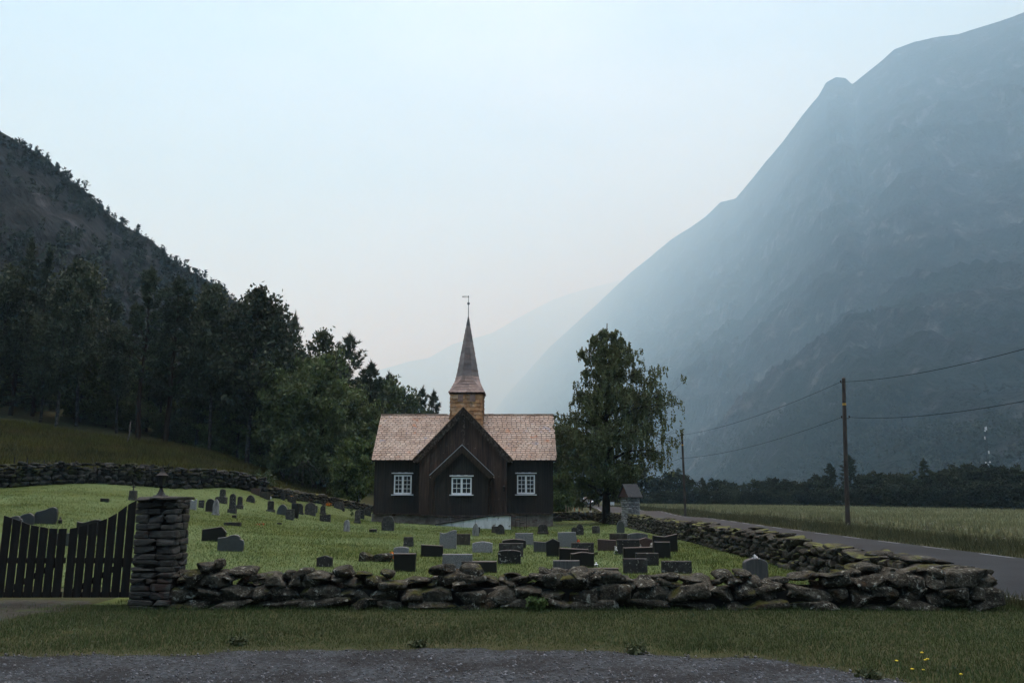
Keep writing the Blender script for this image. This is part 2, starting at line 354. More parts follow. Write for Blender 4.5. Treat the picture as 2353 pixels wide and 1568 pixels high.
M_birch_d = mk('shaded_birch_leaves', [(.030, .042, .022), (.05, .065, .034), (.08, .095, .05)], .35, 3, rough=.6, island=.4, spec=.25, translucent=.25, objrand=.2)  # darker copy of the birch leaves, with the wood's shade in its colour
M_pine = mk('pine_needles', [(.020, .032, .018), (.036, .052, .029), (.06, .076, .043)], .6, 3, rough=.65, island=.4, spec=.25, translucent=.12, objrand=.2)
M_leaf = mk('broad_leaves', [(.042, .064, .022), (.075, .104, .036), (.12, .15, .055)], .6, 3, rough=.55, island=.4, spec=.3, translucent=.3, objrand=.2)
M_leaf_l = mk('light_maple_leaves', [(.05, .08, .022), (.085, .125, .033), (.13, .16, .045)], .7, 3, rough=.55, island=.4, spec=.3, translucent=.35)
M_dist = mk('far_leaves', [(.014, .019, .009), (.024, .031, .015), (.038, .046, .022)], .2, 3, rough=.8, island=.4, spec=.1, translucent=.15, objrand=.25)
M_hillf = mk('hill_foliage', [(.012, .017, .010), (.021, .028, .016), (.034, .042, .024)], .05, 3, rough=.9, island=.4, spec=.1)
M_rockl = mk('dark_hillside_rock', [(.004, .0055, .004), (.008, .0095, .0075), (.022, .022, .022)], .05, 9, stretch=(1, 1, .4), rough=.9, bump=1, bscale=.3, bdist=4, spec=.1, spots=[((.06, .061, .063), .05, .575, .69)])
M_rockm = mk('mountain_rock', [(.004, .007, .005), (.009, .012, .010), (.026, .029, .030), (.115, .12, .125)], .0055, 13, stretch=(2.6, 1.4, .32), rough=.95, bump=1, bscale=.03, bdist=45, spec=.05, distort=1.1, spots=[((.006, .012, .006), .0035, .47, .57), ((.085, .09, .094), .010, .60, .74)])
M_wbirch = mk('white_birch_bark', [(.05, .048, .045), (.10, .097, .093), (.16, .155, .15)], 4, 5, rough=.8)
M_deadw = mk('dead_branch_wood', [(.035, .03, .026), (.06, .052, .046)], 4, 5, rough=.9)
# ================================================================== terrain
def struct(o): o['kind'] = 'structure'; return o
def stuff(o): o['kind'] = 'stuff'; return o
def axis(lo, hi, st, far_lo, far_hi):
    a = list(np.arange(lo, hi + st / 2, st)); d = st; v = a[-1]
    while v < far_hi: d *= 1.25; v += d; a.append(v)
    d = st; v = a[0]
    while v > far_lo: d *= 1.25; v -= d; a.insert(0, v)
    return np.array(a)
def grid_faces(nr, nc):
    i = np.arange(nr - 1)[:, None] * nc + np.arange(nc - 1)[None, :]
    return np.stack([i, i + 1, i + nc + 1, i + nc], -1).reshape(-1, 4)
gx = axis(-78, 62, .7, -7000, 7000); gy = axis(-8, 112, .7, -500, 24000)
XX, YY = np.meshgrid(gx, gy)
ZZ = G(XX, YY)
ZZ -= .35 * sstep(115, 200, YY) * 1.0
struct(npmesh('ground', np.stack([XX, YY, ZZ], -1), grid_faces(len(gy), len(gx)), M_soil, smooth=True))
def GG(x, y): return G(x, y) - .35 * sstep(115, 200, y)

# the mown churchyard inside the walls
cx_ = (XX[:-1, :-1] + XX[1:, 1:]) / 2; cy_ = (YY[:-1, :-1] + YY[1:, 1:]) / 2
lwl = np.interp(cx_, [-60, -36, -33, -27.6, -15.7, -14.2, -11.0], [34, 38.8, 40.2, 43, 51.3, 56, 66.3])
ins = (cy_ > 12.85 + 2.0 * (cx_ < -6.3)) & (cx_ < 6.6) & (cy_ < 64) & (cy_ < lwl) & (cx_ > -60)
lf = grid_faces(len(gy), len(gx)).reshape(len(gy) - 1, len(gx) - 1, 4)[ins]
used, inv = np.unique(lf, return_inverse=True); LV = np.stack([XX, YY, ZZ + .012], -1).reshape(-1, 3)[used]
struct(npmesh('lawn', LV, inv.reshape(-1, 4), M_lawng, smooth=True))
# road ribbon
def catmull(P, n=10):
    P = np.array(P, float); Q = np.concatenate([[2 * P[0] - P[1]], P, [2 * P[-1] - P[-2]]]); o = []
    for i in range(1, len(Q) - 2):
        for t in np.linspace(0, 1, n, endpoint=False):
            a, b, c, d = Q[i - 1], Q[i], Q[i + 1], Q[i + 2]
            o.append(.5 * ((2 * b) + (-a + c) * t + (2 * a - 5 * b + 4 * c - d) * t * t + (-a + 3 * b - 3 * c + d) * t ** 3))
    o.append(Q[-2]); return np.array(o)
RC = catmull([(10.8, -30), (10.8, 0), (10.8, 20), (10.9, 40), (11.8, 60), (13.4, 88), (14.2, 112), (14.0, 140), (12.5, 165), (8, 185), (0, 197), (-15, 203)], 12)
def ribbon(C, o0, o1, z0, nacross=8):
    t = np.gradient(C, axis=0); t /= np.linalg.norm(t, axis=1)[:, None]; nr = np.stack([t[:, 1], -t[:, 0]], 1)
    us = np.linspace(o0, o1, nacross); P = C[:, None, :] + nr[:, None, :] * us[None, :, None]
    V = np.concatenate([P, (GG(P[..., 0], P[..., 1]) + z0)[..., None]], -1)
    return V.reshape(-1, 3), grid_faces(len(C), nacross)
dens = catmull(RC, 3)
V, Fc = ribbon(dens, -2.85, 2.85, .05); struct(npmesh('road', V, Fc[:, ::-1].copy(), M_road, smooth=True))
def rd_x(y): return np.interp(y, RC[:118, 1], RC[:118, 0])
MBl = MB()
yy = -4.0
for side in (-2.62, 2.62):
    k = 0
    seg = np.arange(0, len(dens) - 1)
    L = np.concatenate([[0], np.cumsum(np.linalg.norm(np.diff(dens, axis=0), axis=1))])
    for a in np.arange(20, 170, 3.2 if side > 0 else 2.0):
        ss = np.linspace(a, a + (1.6 if side > 0 else 2.0), 4); C = np.stack([np.interp(ss, L, dens[:, 0]), np.interp(ss, L, dens[:, 1])], 1)
        V, Fq = ribbon(C, side - .05, side + .05, .06, 2); MBl.add(V, [tuple(f[::-1]) for f in Fq.tolist()])
struct(MBl.build('road_markings', M_line))

# gravel in front
ed = np.array([onground(px, py, 3, 20)[:2] for px, py in [(-300, 1518), (0, 1511), (150, 1508), (300, 1505), (600, 1497), (900, 1492), (1200, 1493), (1500, 1500), (1750, 1515), (1900, 1538), (2060, 1566)]])
def gravel_edge(x):
    e = np.interp(x, ed[:, 0], ed[:, 1]); e = np.where(x > ed[-1, 0], ed[-1, 1] - (x - ed[-1, 0]) * 3.0, e)
    return e + .30 * fbm(x * 1.1, x * 0 + 4, 4, 5) + .22 * fbm(x * 6, x * 0 + 9, 4, 6)
xs = np.arange(-40, 6.2, .025); ts = np.concatenate([np.linspace(0, .06, 10), np.linspace(.1, 1, 30)])
e = gravel_edge(xs); Yg = e[None, :] * (1 - ts[:, None]) + -25 * ts[:, None]
Xg = np.broadcast_to(xs, Yg.shape); hmp = .012 * fbm(Xg * 1.5, Yg * 1.5, 5, 2)
Zg = .012 + hmp * sstep(0, .02, ts)[:, None] - .010 * (ts[:, None] == 0)
struct(npmesh('gravel', np.stack([Xg, Yg, Zg], -1), grid_faces(len(ts), len(xs))[:, ::-1].copy(), M_gravel, smooth=True))
# worn path to the gate
pc = catmull([(-7.6, 13.6), (-7.7, 12.4), (-8.2, 11.2), (-9.6, 9.9), (-12, 8.8), (-16, 8.2)], 14)
wd = .9 + .5 * fbm(np.arange(len(pc)) * .25, np.zeros(len(pc)), 4, 9)
t_ = np.gradient(pc, axis=0); t_ /= np.linalg.norm(t_, axis=1)[:, None]; nr_ = np.stack([t_[:, 1], -t_[:, 0]], 1)
us = np.linspace(-1, 1, 9); P = pc[:, None] + nr_[:, None] * (us[None, :, None] * wd[:, None, None])
struct(npmesh('path', np.concatenate([P, (G(P[..., 0], P[..., 1]) + .012 - .008 * np.abs(us)[None, :] ** 3)[..., None]], -1), grid_faces(len(pc), 9)[:, ::-1].copy(), M_path, smooth=True))

# field of ripening grain
fx = np.concatenate([[17.75], np.arange(17.8, 120, .75)])
def f_x0(y): return 17.8 + np.maximum(0, rd_x(np.clip(y, -30, 150)) - 10.9) * 1.0
def f_ymax(s): return np.clip(168 - s * 2.05, 30, 170)
fs = np.concatenate([[-.05], np.arange(0, 100, .75)]); ft = np.linspace(0, 1, 210)
Yf = -30 + (f_ymax(fs)[None, :] + 30) * ft[:, None]; Xf = f_x0(Yf) + fs[None, :] + .25 * fbm(Yf * .4, fs[None, :] * 0, 4, 3)
Hf = .42 + .12 * fbm(Xf * .25, Yf * .25, 4, 8) + .16 * fbm(Xf * 2.1, Yf * 2.1, 3, 12)
Zf = GG(Xf, Yf) + Hf; Zf[:, 0] -= .6; Zf[-1, :] -= .6
struct(npmesh('field', np.stack([Xf, Yf, Zf], -1), grid_faces(len(ft), len(fs)), M_field, smooth=True))

# ------------------------------------------------------------------ grass
def blades(name, x, y, h, wd, mat, lean=.5, zoff=0, seed=0, chunk=None):
    r = np.random.default_rng(seed); n = len(x)
    z = GG(x, y) + zoff; th = r.uniform(0, 2 * pi, n); dx = np.cos(th) * wd / 2; dy = np.sin(th) * wd / 2
    ph = r.uniform(0, 2 * pi, n); ln = h * lean * r.uniform(.1, 1, n)
    V = np.empty((n, 3, 3), np.float32)
    V[:, 0] = np.stack([x - dx, y - dy, z - .01], 1); V[:, 1] = np.stack([x + dx, y + dy, z - .01], 1)
    V[:, 2] = np.stack([x + np.cos(ph) * ln, y + np.sin(ph) * ln, z + h], 1)
    return stuff(npmesh(name, V, np.arange(3 * n).reshape(n, 3), mat))
def sampY(n, a, b, r, k=1.0):          # density falling with distance
    u = r.uniform(0, 1, n); return a * (b / a) ** u
r = np.random.default_rng(3)
CHX0, CHX1, CHY0, CHY1 = -9.75, 3.05, 54.8, 61.6
def free(x, y):
    m = ~((x > CHX0) & (x < CHX1) & (y > CHY0) & (y < CHY1)) & ~((x > -6.4) & (x < -.2) & (y > 52.8) & (y < 56)) & ~((x > -5.1) & (x < -1.2) & (y > 50.9) & (y < 54))
    m &= ~((x > -4.6) & (x < 1) & (y > 49.4) & (y < 51))
    return m
n = 260000; y = r.uniform(6.2, 13.0, n); x = r.uniform(-1, 1, n) * (y * .70 + .8)
pm = fbm(x * .9, y * .9, 4, 21)
k = (y > gravel_edge(x) - .45 + .75 * r.uniform(0, 1, n) ** .55 + .5 * pm) & (y < 13.2) & (x < 8.6)
dist_e = y - gravel_edge(x)
pd = np.min((x[:, None] - pc[None, ::4, 0]) ** 2 + (y[:, None] - pc[None, ::4, 1]) ** 2, 1) ** .5
k &= (pd > .75 + .5 * r.uniform(-.5, 1, n)) | (r.uniform(0, 1, n) < .06)
x, y, pm, dist_e = x[k], y[k], pm[k], dist_e[k]; n = len(x)
h = (.018 + .038 * r.uniform(0, 1, n) ** 1.5) * (1 + 1.1 * pm) * (.55 + .45 * sstep(0, .6, dist_e)) * (1 + .8 * sstep(12.2, 12.7, y))
blades('roadside_grass', x, y, h, .009, M_rough, .8, seed=4)
n = 300000; y = sampY(n, 13.2, 62, r); x = r.uniform(-1, 1, n) * (y * .66 + 1)
k = free(x, y) & (x < 6.35) & ((y > 15) | (x > -6.3)) & (y < 63.5) & (x > -.70 * y + 2)
lw = np.interp(x, [-33, -27.6, -15.7, -11.2], [40, 43, 51.5, 66]); k &= (y < lw - .3) | (x > -11)
x, y = x[k], y[k]; n = len(x)
h = (.03 + .05 * r.uniform(0, 1, n)) * (1 + .9 * fbm(x * .5, y * .5, 4, 31))
blades('churchyard_lawn', x, y, h, .010 + .0006 * y, M_lawn, .8, seed=5)
# rough grass between wall and road and on the far verge
n = 60000; y = sampY(n, 11, 150, r); u = r.uniform(0, 1, n)
x = np.where(u < .32, r.uniform(7.7, 7.98, n) + (rd_x(np.minimum(y, 150)) - 10.8) * .9, rd_x(np.minimum(y, 150)) + 2.85 + r.uniform(0, 1, n) ** .8 * 4.3)
h = (.10 + .35 * r.uniform(0, 1, n) ** 1.5) * np.where(u < .32, .4, 1) * (.4 + .6 * sstep(0, 1.2, x - rd_x(np.minimum(y, 150)) - 2.85) + (u < .32))
blades('verge_grass', x, y, h, .012 + .0006 * y, M_verge, .7, seed=6)
n = 110000; y = sampY(n, 18, 165, r); s_ = r.uniform(0, 1, n) ** 1.4 * 75; x = f_x0(y) + s_ - .2
k = (y < f_ymax(s_)) & (x < .75 * y + 4); x, y = x[k], y[k]; n = len(x)
blades('grain_field_stalks', x, y, .18 + .22 * r.uniform(0, 1, n), .02 + .0012 * y, M_crop, .6, zoff=.32, seed=7)
n = 9000; y = sampY(n, 60, 175, r); s_ = r.uniform(0, 1, n) * 60; y = f_ymax(s_) + r.uniform(0, 7, n); x = f_x0(y) + s_
blades('far_verge_grass', x, y, .3 + .5 * r.uniform(0, 1, n), .15, M_verge, .5, seed=8)
# meadow on the slope
n = 150000; x = r.uniform(-52, -14, n); y = r.uniform(40, 72, n)
lw = np.interp(x, [-52, -33, -27.6, -15.7, -11.2], [34, 40, 43, 51.5, 66]); k = (y > lw + .5) & (x > -.70 * y) & (y < lw + 24)
x, y = x[k], y[k]; n = len(x); pm = fbm(x * .35, y * .35, 5, 41)
blades('meadow_grass', x, y, (.15 + .35 * r.uniform(0, 1, n)) * (1 + 1.6 * pm), .05, M_meadow, .7, seed=9)
# loose stones on the gravel
n = 15000; y = sampY(n, 6.6, 9.3, r); x = r.uniform(-1, 1, n) * (y * .68); k = y < gravel_edge(x) + .05; x, y = x[k], y[k]; n = len(x)
OC = np.array([(1, 0, 0), (-1, 0, 0), (0, 1, 0), (0, -1, 0), (0, 0, .7), (0, 0, -.7)]); OFc = np.array([(0, 2, 4), (2, 1, 4), (1, 3, 4), (3, 0, 4), (2, 0, 5), (1, 2, 5), (3, 1, 5), (0, 3, 5)])
sz = .004 + .016 * r.uniform(0, 1, n) ** 4; V = OC[None] * sz[:, None, None] * r.uniform(.7, 1.4, (n, 6, 1)) + np.stack([x, y, np.full(n, .014)], 1)[:, None]
stuff(npmesh('pebbles', V, (OFc[None] + 6 * np.arange(n)[:, None, None]).reshape(-1, 3), M_pebble))

# ------------------------------------------------------------------ mountains
def polar(name, tab, nrow, ncol, p, amp, fq, mat, jit=.15, seed=0, drop=6, diag=0):
    T = np.array(tab, float); D = np.array([ray(a, b) for a, b in T[:, :2]])
    az = np.arctan2(D[:, 0], D[:, 1]); te = D[:, 2] / np.hypot(D[:, 0], D[:, 1])
    A = np.linspace(az[0], az[-1], ncol); TE = np.interp(A, az, te); RR = np.interp(A, az, T[:, 2]); BB = np.interp(A, az, T[:, 3])
    t = np.concatenate([np.linspace(0, 1, nrow), [1.03, 1.1, 1.25, 1.6]])[:, None]
    tt = np.minimum(t, 1); d = BB + (RR - BB) * t
    z = CAMZ + (BB + (RR - BB) * tt) * TE * tt ** p
    z = z - drop * (1 - tt) ** 6 - np.maximum(t - 1, 0) * RR * .5
    X = d * np.sin(A); Y = d * np.cos(A)
    u = X * fq + diag * z * fq; v = Y * fq * .6 + z * fq * .5
    rel = amp * (fbm(u, v, 7, seed, .6) + .6 * (np.abs(fbm(u * 2.3 + 9, v * 1.1, 5, seed + 50)) * -2 + .35))
    fade = sstep(0, .15, tt) * (jit + (1 - jit) * (1 - sstep(.72, 1, tt)))
    z = np.maximum(z + rel * fade * (tt > 0), -3.0)
    o = struct(npmesh(name, np.stack([X, Y, z], -1), grid_faces(len(t), ncol), mat, smooth=True))
    return dict(A=A, X=X, Y=Y, Z=z, nrow=nrow)
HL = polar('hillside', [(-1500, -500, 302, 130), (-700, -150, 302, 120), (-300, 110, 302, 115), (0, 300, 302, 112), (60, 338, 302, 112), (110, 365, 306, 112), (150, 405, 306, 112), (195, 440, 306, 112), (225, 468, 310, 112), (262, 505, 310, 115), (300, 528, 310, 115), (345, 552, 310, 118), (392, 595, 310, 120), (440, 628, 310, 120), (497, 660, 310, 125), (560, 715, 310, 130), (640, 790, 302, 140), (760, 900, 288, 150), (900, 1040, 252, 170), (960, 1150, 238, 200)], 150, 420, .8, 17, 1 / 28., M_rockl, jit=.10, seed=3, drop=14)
HM = polar('mountain', [(1080, 1010, 17128, 6840), (1170, 900, 15687, 5812), (1260, 800, 14308, 4740), (1320, 745, 13121, 3800), (1370, 700, 12011, 3111), (1410, 662, 10971, 2470), (1450, 625, 9990, 2032), (1500, 585, 9180, 1600), (1540, 551, 8593, 1377), (1580, 526, 8032, 1197), (1620, 498, 7495, 1056), (1655, 464, 7109, 957), (1690, 456, 6654, 862), (1720, 420, 6285, 802), (1760, 372, 5959, 744), (1800, 325, 5639, 688), (1840, 270, 5403, 635), (1860, 246, 5287, 609), (1880, 222, 5248, 588), (1897, 190, 5216, 570), (1920, 177, 5199, 549), (1942, 180, 5188, 529), (1958, 195, 5105, 518), (1975, 180, 4947, 500), (2020, 145, 4849, 470), (2055, 114, 4758, 455), (2100, 98, 4663, 440), (2140, 88, 4570, 430), (2200, 80, 4542, 415), (2270, 58, 4436, 400), (2352, 28, 4328, 380), (2600, -90, 4019, 340), (3200, -350, 3445, 300), (4500, -700, 2871, 260)], 340, 800, .70, 210, 1 / 330., M_rockm, jit=.06, seed=11, drop=30, diag=.8)
polar('far_mountain', [(620, 1080, 17640, 14560), (760, 960, 18396, 14560), (870, 850, 18900, 14560), (940, 830, 19152, 14560), (985, 822, 19404, 14560), (1040, 790, 19656, 15120), (1130, 765, 19908, 15680), (1200, 725, 20160, 16240), (1270, 688, 20412, 16800), (1330, 668, 20664, 17360), (1420, 645, 20916, 17920), (1600, 600, 21168, 18480)], 40, 200, 1.0, 160, 1 / 500., M_rockm, jit=.1, seed=23, drop=60)
# woodland on the slopes
def forest(name, P, h, mat, K=26, seed=0, spread=.24):
    r = np.random.default_rng(seed); n = len(P)
    conif = r.uniform(0, 1, (n, 1)) < .55
    u = r.uniform(.05, 1, (n, K)); prof = np.where(conif, (1 - u) ** .8, np.sqrt(np.clip(1 - (2 * u - 1) ** 2, 0, 1)) * .95)
    rad = h[:, None] * spread * prof * r.uniform(.3, 1, (n, K)); th = r.uniform(0, 2 * pi, (n, K))
    C = np.stack([P[:, None, 0] + rad * np.cos(th), P[:, None, 1] + rad * np.sin(th), P[:, None, 2] + u * h[:, None]], -1)
    s = h[:, None, None, None] * .11
    V = C[:, :, None, :] + r.normal(0, 1, (n, K, 3, 3)) * s
    m = n * K
    return stuff(npmesh(name, V, np.arange(3 * m).reshape(m, 3), mat))
def pick(H, n, t0, t1, seed, a0=0, a1=1):
    r = np.random.default_rng(seed); nr, nc = H['nrow'], H['X'].shape[1]
    i = r.uniform(t0 * (nr - 2), t1 * (nr - 2), n).astype(int); j = (r.uniform(a0, a1, n) * (nc - 2)).astype(int)
    i = np.clip(i, 0, nr - 1)
    return np.stack([H['X'][i, j], H['Y'][i, j], H['Z'][i, j]], 1)
r = np.random.default_rng(12)
P1 = pick(HL, 3600, .05, 1, 1); m = fbm(P1[:, 0] / 40, P1[:, 2] / 30, 4, 3) > -.06; P1 = P1[m]
P2 = pick(HL, 700, .955, 1.0, 2); 
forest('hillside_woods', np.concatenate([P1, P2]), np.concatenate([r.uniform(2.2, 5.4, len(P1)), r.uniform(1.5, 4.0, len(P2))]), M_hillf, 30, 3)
P3 = pick(HM, 8000, .0, .10, 4, .12, .62); P3 = P3[fbm(P3[:, 0] / 160, P3[:, 1] / 160, 4, 6) > -.1]
forest('mountain_woods', P3, r.uniform(5, 10, len(P3)), M_hillf, 16, 5, .28)
# ================================================================== dry stone
def _cube_sphere(n):
    P = []; Fc = []; idx = {}
    def vid(p):
        k = tuple(np.round(p, 5))
        if k not in idx: idx[k] = len(P); P.append(p)
        return idx[k]
    l = np.linspace(-1, 1, n + 1)
    for ax in range(3):
        for sg in (-1, 1):
            for i in range(n):
                for j in range(n):
                    q = []
                    for a, b in ((0, 0), (1, 0), (1, 1), (0, 1)):
                        p = [0, 0, 0]; o = [k for k in range(3) if k != ax]; p[ax] = sg; p[o[0]] = l[i + a]; p[o[1]] = l[j + b]; q.append(vid(np.array(p)))
                    flip = (sg > 0) ^ (ax == 1)
                    Fc.append(q if flip else q[::-1])
    return np.array(P), np.array(Fc)
_CS = {n: _cube_sphere(n) for n in (3, 4, 6, 9)}
def stone(r, c, size, n=4, rz=0, tilt=.08, k=4.5, planes=6, rough=.05):
    P, Fc = _CS[n]; P = P.copy()
    P /= (np.abs(P) ** k).sum(1)[:, None] ** (1 / k)
    for _ in range(planes):
        nn = r.normal(0, 1, 3); nn /= np.linalg.norm(nn); d = r.uniform(.62, .98)
        P -= np.maximum(P @ nn - d, 0)[:, None] * nn
    for f in (1.7, 3.9, 8.0, 13.0):
        w_ = r.normal(0, 1, (3, 3)) * f; ph = r.uniform(0, 6, 3)
        P += (np.sin(P @ w_ + ph)) * rough / f * 1.6
    P *= np.array(size) / 2
    P = _rot(P, r.normal(0, tilt), r.normal(0, tilt), rz + r.normal(0, tilt))
    return P + np.array(c), Fc
class SB:      # fast quad collector
    def __init__(s): s.V = []; s.F = []; s.n = 0
    def add(s, VF): s.V.append(VF[0]); s.F.append(VF[1] + s.n); s.n += len(VF[0])
    def build(s, name, mat, parent=None, smooth=False): return npmesh(name, np.concatenate(s.V), np.concatenate(s.F), mat, parent, smooth)
def dry_wall(name, label, path, thick, height, course, wid, mat, n=4, seed=0, cap=.6, faces=(-1, 1), caplabel=None, core=True, rough=.05, planes=10, capw=1.0):
    """path: list of (x, y); stones laid in courses along both faces, irregular cap stones on top"""
    r = np.random.default_rng(seed); C = np.array(path, float)
    L = np.concatenate([[0], np.cumsum(np.linalg.norm(np.diff(C, axis=0), axis=1))]); tot = L[-1]
    def at_(s): return np.array([np.interp(s, L, C[:, 0]), np.interp(s, L, C[:, 1])])
    def dir_(s):
        d = at_(min(s + .3, tot)) - at_(max(s - .3, 0)); d /= np.linalg.norm(d); return d
    hf = height if callable(height) else (lambda s: height)
    root = thing(name, label, 'stone wall', (float(C[0, 0]), float(C[0, 1]), g1(*C[0])))
    b = SB(); cb = SB()
    for fc in faces:
        s = 0.0; z = 0; lev = 0
        while True:
            hmax = max(hf(q) for q in np.linspace(0, tot, 40))
            ch = r.uniform(*course)
            if z > hmax - course[0] * .3: break
            s = r.uniform(-.2, 0)
            while s < tot:
                w_ = r.uniform(*wid) * (1.35 if lev == 0 else 1); m = min(max(s + w_ / 2, 0), tot)
                if z + ch * .45 < hf(m):
                    p = at_(m); d = dir_(m); nrm = np.array([d[1], -d[0]])
                    hh = ch * r.uniform(.85, 1.25); dep = thick * r.uniform(.45, .6)
                    q = p + nrm * fc * (thick / 2 - dep / 2 + r.normal(0, thick * .035)) * (1 - .10 * z / max(hmax, .1))
                    b.add(stone(r, (q[0], q[1], g1(q[0], q[1]) + z + ch / 2 + r.normal(0, .022) - .02), (w_ * 1.12, dep, hh * 1.22), n, math.atan2(d[1], d[0]), .09, r.uniform(3.2, 7), planes, rough))
                s += w_
            z += ch; lev += 1
    s = 0
    while s < tot:
        w_ = r.uniform(wid[0], wid[1] * 1.1) * capw; m = min(s + w_ / 2, tot); p = at_(m); d = dir_(m)
        hh = r.uniform(.7, 1.7) * cap * np.mean(course)
        cb.add(stone(r, (p[0] + r.normal(0, .05), p[1] + r.normal(0, .05), g1(*p) + hf(m) + hh * .12 + r.normal(0, .02)), (w_ * 1.18, thick * r.uniform(.6, .98), hh), n, math.atan2(d[1], d[0]), .10, r.uniform(2.6, 5), planes, rough))
        s += w_ * r.uniform(.8, 1.05)
    o = b.build('course_stones', mat, root)
    if core:
        k = MB(); ss = np.linspace(0.05, tot - .05, max(2, int(tot / .8)))
        for a, e in zip(ss[:-1], ss[1:]):
            pa, pe = at_(a), at_(e); za = g1(*pa); k.bar((pa[0], pa[1], za + hf(a) * .36), (pe[0], pe[1], g1(*pe) + hf(e) * .36), thick * .55, hf(a) * .72)
        k.build('wall_core', M_core, root)
    c = cb.build('capstones', mat, root)
    return root
M_core = mk('dark_wall_core', [(.012, .011, .010), (.02, .018, .015)], 4, 4)
# front wall: courses, caps, and the bigger loose stones one can tell apart on top
A0 = at(392, 1378, 12.75); A1 = at(2268, 1386, 12.75)
fw_path = [(A0[0], 12.95), (-2, 12.9), (3, 12.85), (A1[0] - .05, 12.8)]
def fw_h(s): return .40 + .05 * math.sin(s * 1.3) + .035 * math.sin(s * 3.1 + 1) + (.05 if s > 10.5 else 0)
front_wall = dry_wall('dry_stone_wall', 'low lichen-spotted dry stone wall along the roadside grass in front of the graves', fw_path, .72, fw_h, (.13, .2), (.22, .62), M_wstone, 9, 5, .72, rough=.08, planes=7, capw=.62)
r = np.random.default_rng(77)
for px, py, w_, h_ in [(480, 1290, .50, .16), (503, 1282, .12, .13), (560, 1300, .5, .12), (700, 1303, .42, .15), (790, 1297, .34, .17), (835, 1310, .3, .10), (1015, 1296, .5, .15), (1085, 1296, .46, .19), (1048, 1308, .6, .22), (1180, 1312, .35, .07), (1300, 1318, .45, .14), (1380, 1318, .42, .14), (1530, 1314, .5, .13), (1660, 1308, .36, .13), (1705, 1306, .30, .10), (2010, 1297, .55, .13), (2130, 1296, .62, .07), (2215, 1300, .55, .2), (890, 1306, .25, .12), (1250, 1318, .3, .08), (1860, 1310, .35, .1)]:
    p = at(px, py, 12.75); b = SB(); b.add(stone(r, (p[0], 12.8, p[2] - h_ * .35 - .03), (w_ * .9, .42, h_ * 1.1), 9, 0, .08, 2.8, 6, .075)); b.build('capstone', M_wstone, front_wall)
# right end block of the wall
b = SB()
for (dx, z, w_, h_) in ((-.26, .16, .66, .38), (-.40, .46, .72, .26), (-.62, .2, .5, .32)): b.add(stone(r, (A1[0] + dx, 12.75, z), (w_, .8, h_), 9, 0, .03, 9, 5, .045))
b.build('end_stone', M_wstone, front_wall)
rs_ = np.random.default_rng(5)
side_path = [(7.05, 13.2), (6.75, 16), (6.6, 20), (6.7, 29), (6.8, 38), (6.85, 46), (6.75, 54), (6.5, 63)]
dry_wall('dry_stone_wall', 'long mossy dry stone wall running back beside the road', side_path, .62, lambda s: .54 + .12 * min(1, s / 6) + .025 * math.sin(s * .9) + .02 * math.sin(s * 2.3), (.12, .19), (.18, .44), M_sstone, 4, 8, .5, rough=.07, planes=9)
dry_wall('dry_stone_wall', 'short dark dry stone wall behind the church, left of the big birch', [(6.3, 63.6), (3, 64.2), (-1, 64.6)], .6, .62, (.13, .2), (.22, .5), M_sstone, 4, 9, .5)
dry_wall('dry_stone_wall', 'tall wall of rounded boulders at the foot of the left meadow', [(-36, 38.8), (-33, 40.2), (-27.6, 43), (-22.5, 46.2), (-18.5, 49.3), (-15.7, 51.3)], .9, lambda s: 1.08 + .07 * math.sin(s * .8) - .02 * max(0, s - 15), (.16, .27), (.2, .52), M_lstone, 4, 10, .7, faces=(1,), rough=.09)
dry_wall('dry_stone_wall', 'low moss-topped wall below the dark trees left of the church', [(-15.5, 51.6), (-14.2, 56), (-12.6, 61.5), (-11.0, 66.3)], .8, .5, (.13, .2), (.25, .5), M_sstone, 4, 12, .6)

# ------------------------------------------------------------------ gate pillar with lamp
def course_pillar(root, x0, x1, y0, y1, z0, z1, mat, seed, ch=(.075, .135), wid=(.16, .42), taper=0):
    r = np.random.default_rng(seed); b = SB(); z = z0
    while z < z1:
        h = min(r.uniform(*ch), z1 - z + .01)
        for (ax, ay, bx, by, nx, ny) in ((x0, y0, x1, y0, 0, -1), (x1, y0, x1, y1, 1, 0), (x1, y1, x0, y1, 0, 1), (x0, y1, x0, y0, -1, 0)):
            L = math.hypot(bx - ax, by - ay); s = 0
            while s < L - .02:
                w_ = min(r.uniform(*wid), L - s)
                if L - s - w_ < .08: w_ = L - s
                m = s + w_ / 2; px = ax + (bx - ax) * m / L - nx * (.09 + r.uniform(-.02, .008)); py = ay + (by - ay) * m / L - ny * (.09 + r.uniform(-.012, .012))
                sz = (w_ * 1.0, .2, h * .985) if nx == 0 else (.2, w_ * 1.0, h * .985)
                b.add(stone(r, (px, py, z + h / 2), sz, 6, 0, .012, 12, 2, .02))
                s += w_
        z += h
    m = MB(); m.box(((x0 + x1) / 2, (y0 + y1) / 2, (z0 + z1) / 2), (x1 - x0 - .12, y1 - y0 - .12, z1 - z0 - .02)); m.build('mortar_core', M_core, root)
    return b.build('stone_courses', mat, root)
pl = at(302, 1372, 12.6); prr = at(398, 1372, 12.6)
PX0, PX1, PY0, PY1 = pl[0] - .035, prr[0] - .055, 12.6, 13.12
pil = thing('gate_pillar', 'square layered slate gatepost at the left end of the front wall', 'gate pillar', ((PX0 + PX1) / 2, 12.9, 0))
ztop = at(360, 1139, 12.6)[2]
course_pillar(pil, PX0, PX1, PY0, PY1, -.03, ztop - .07, M_slate, 3)
b = SB(); rr = np.random.default_rng(4)
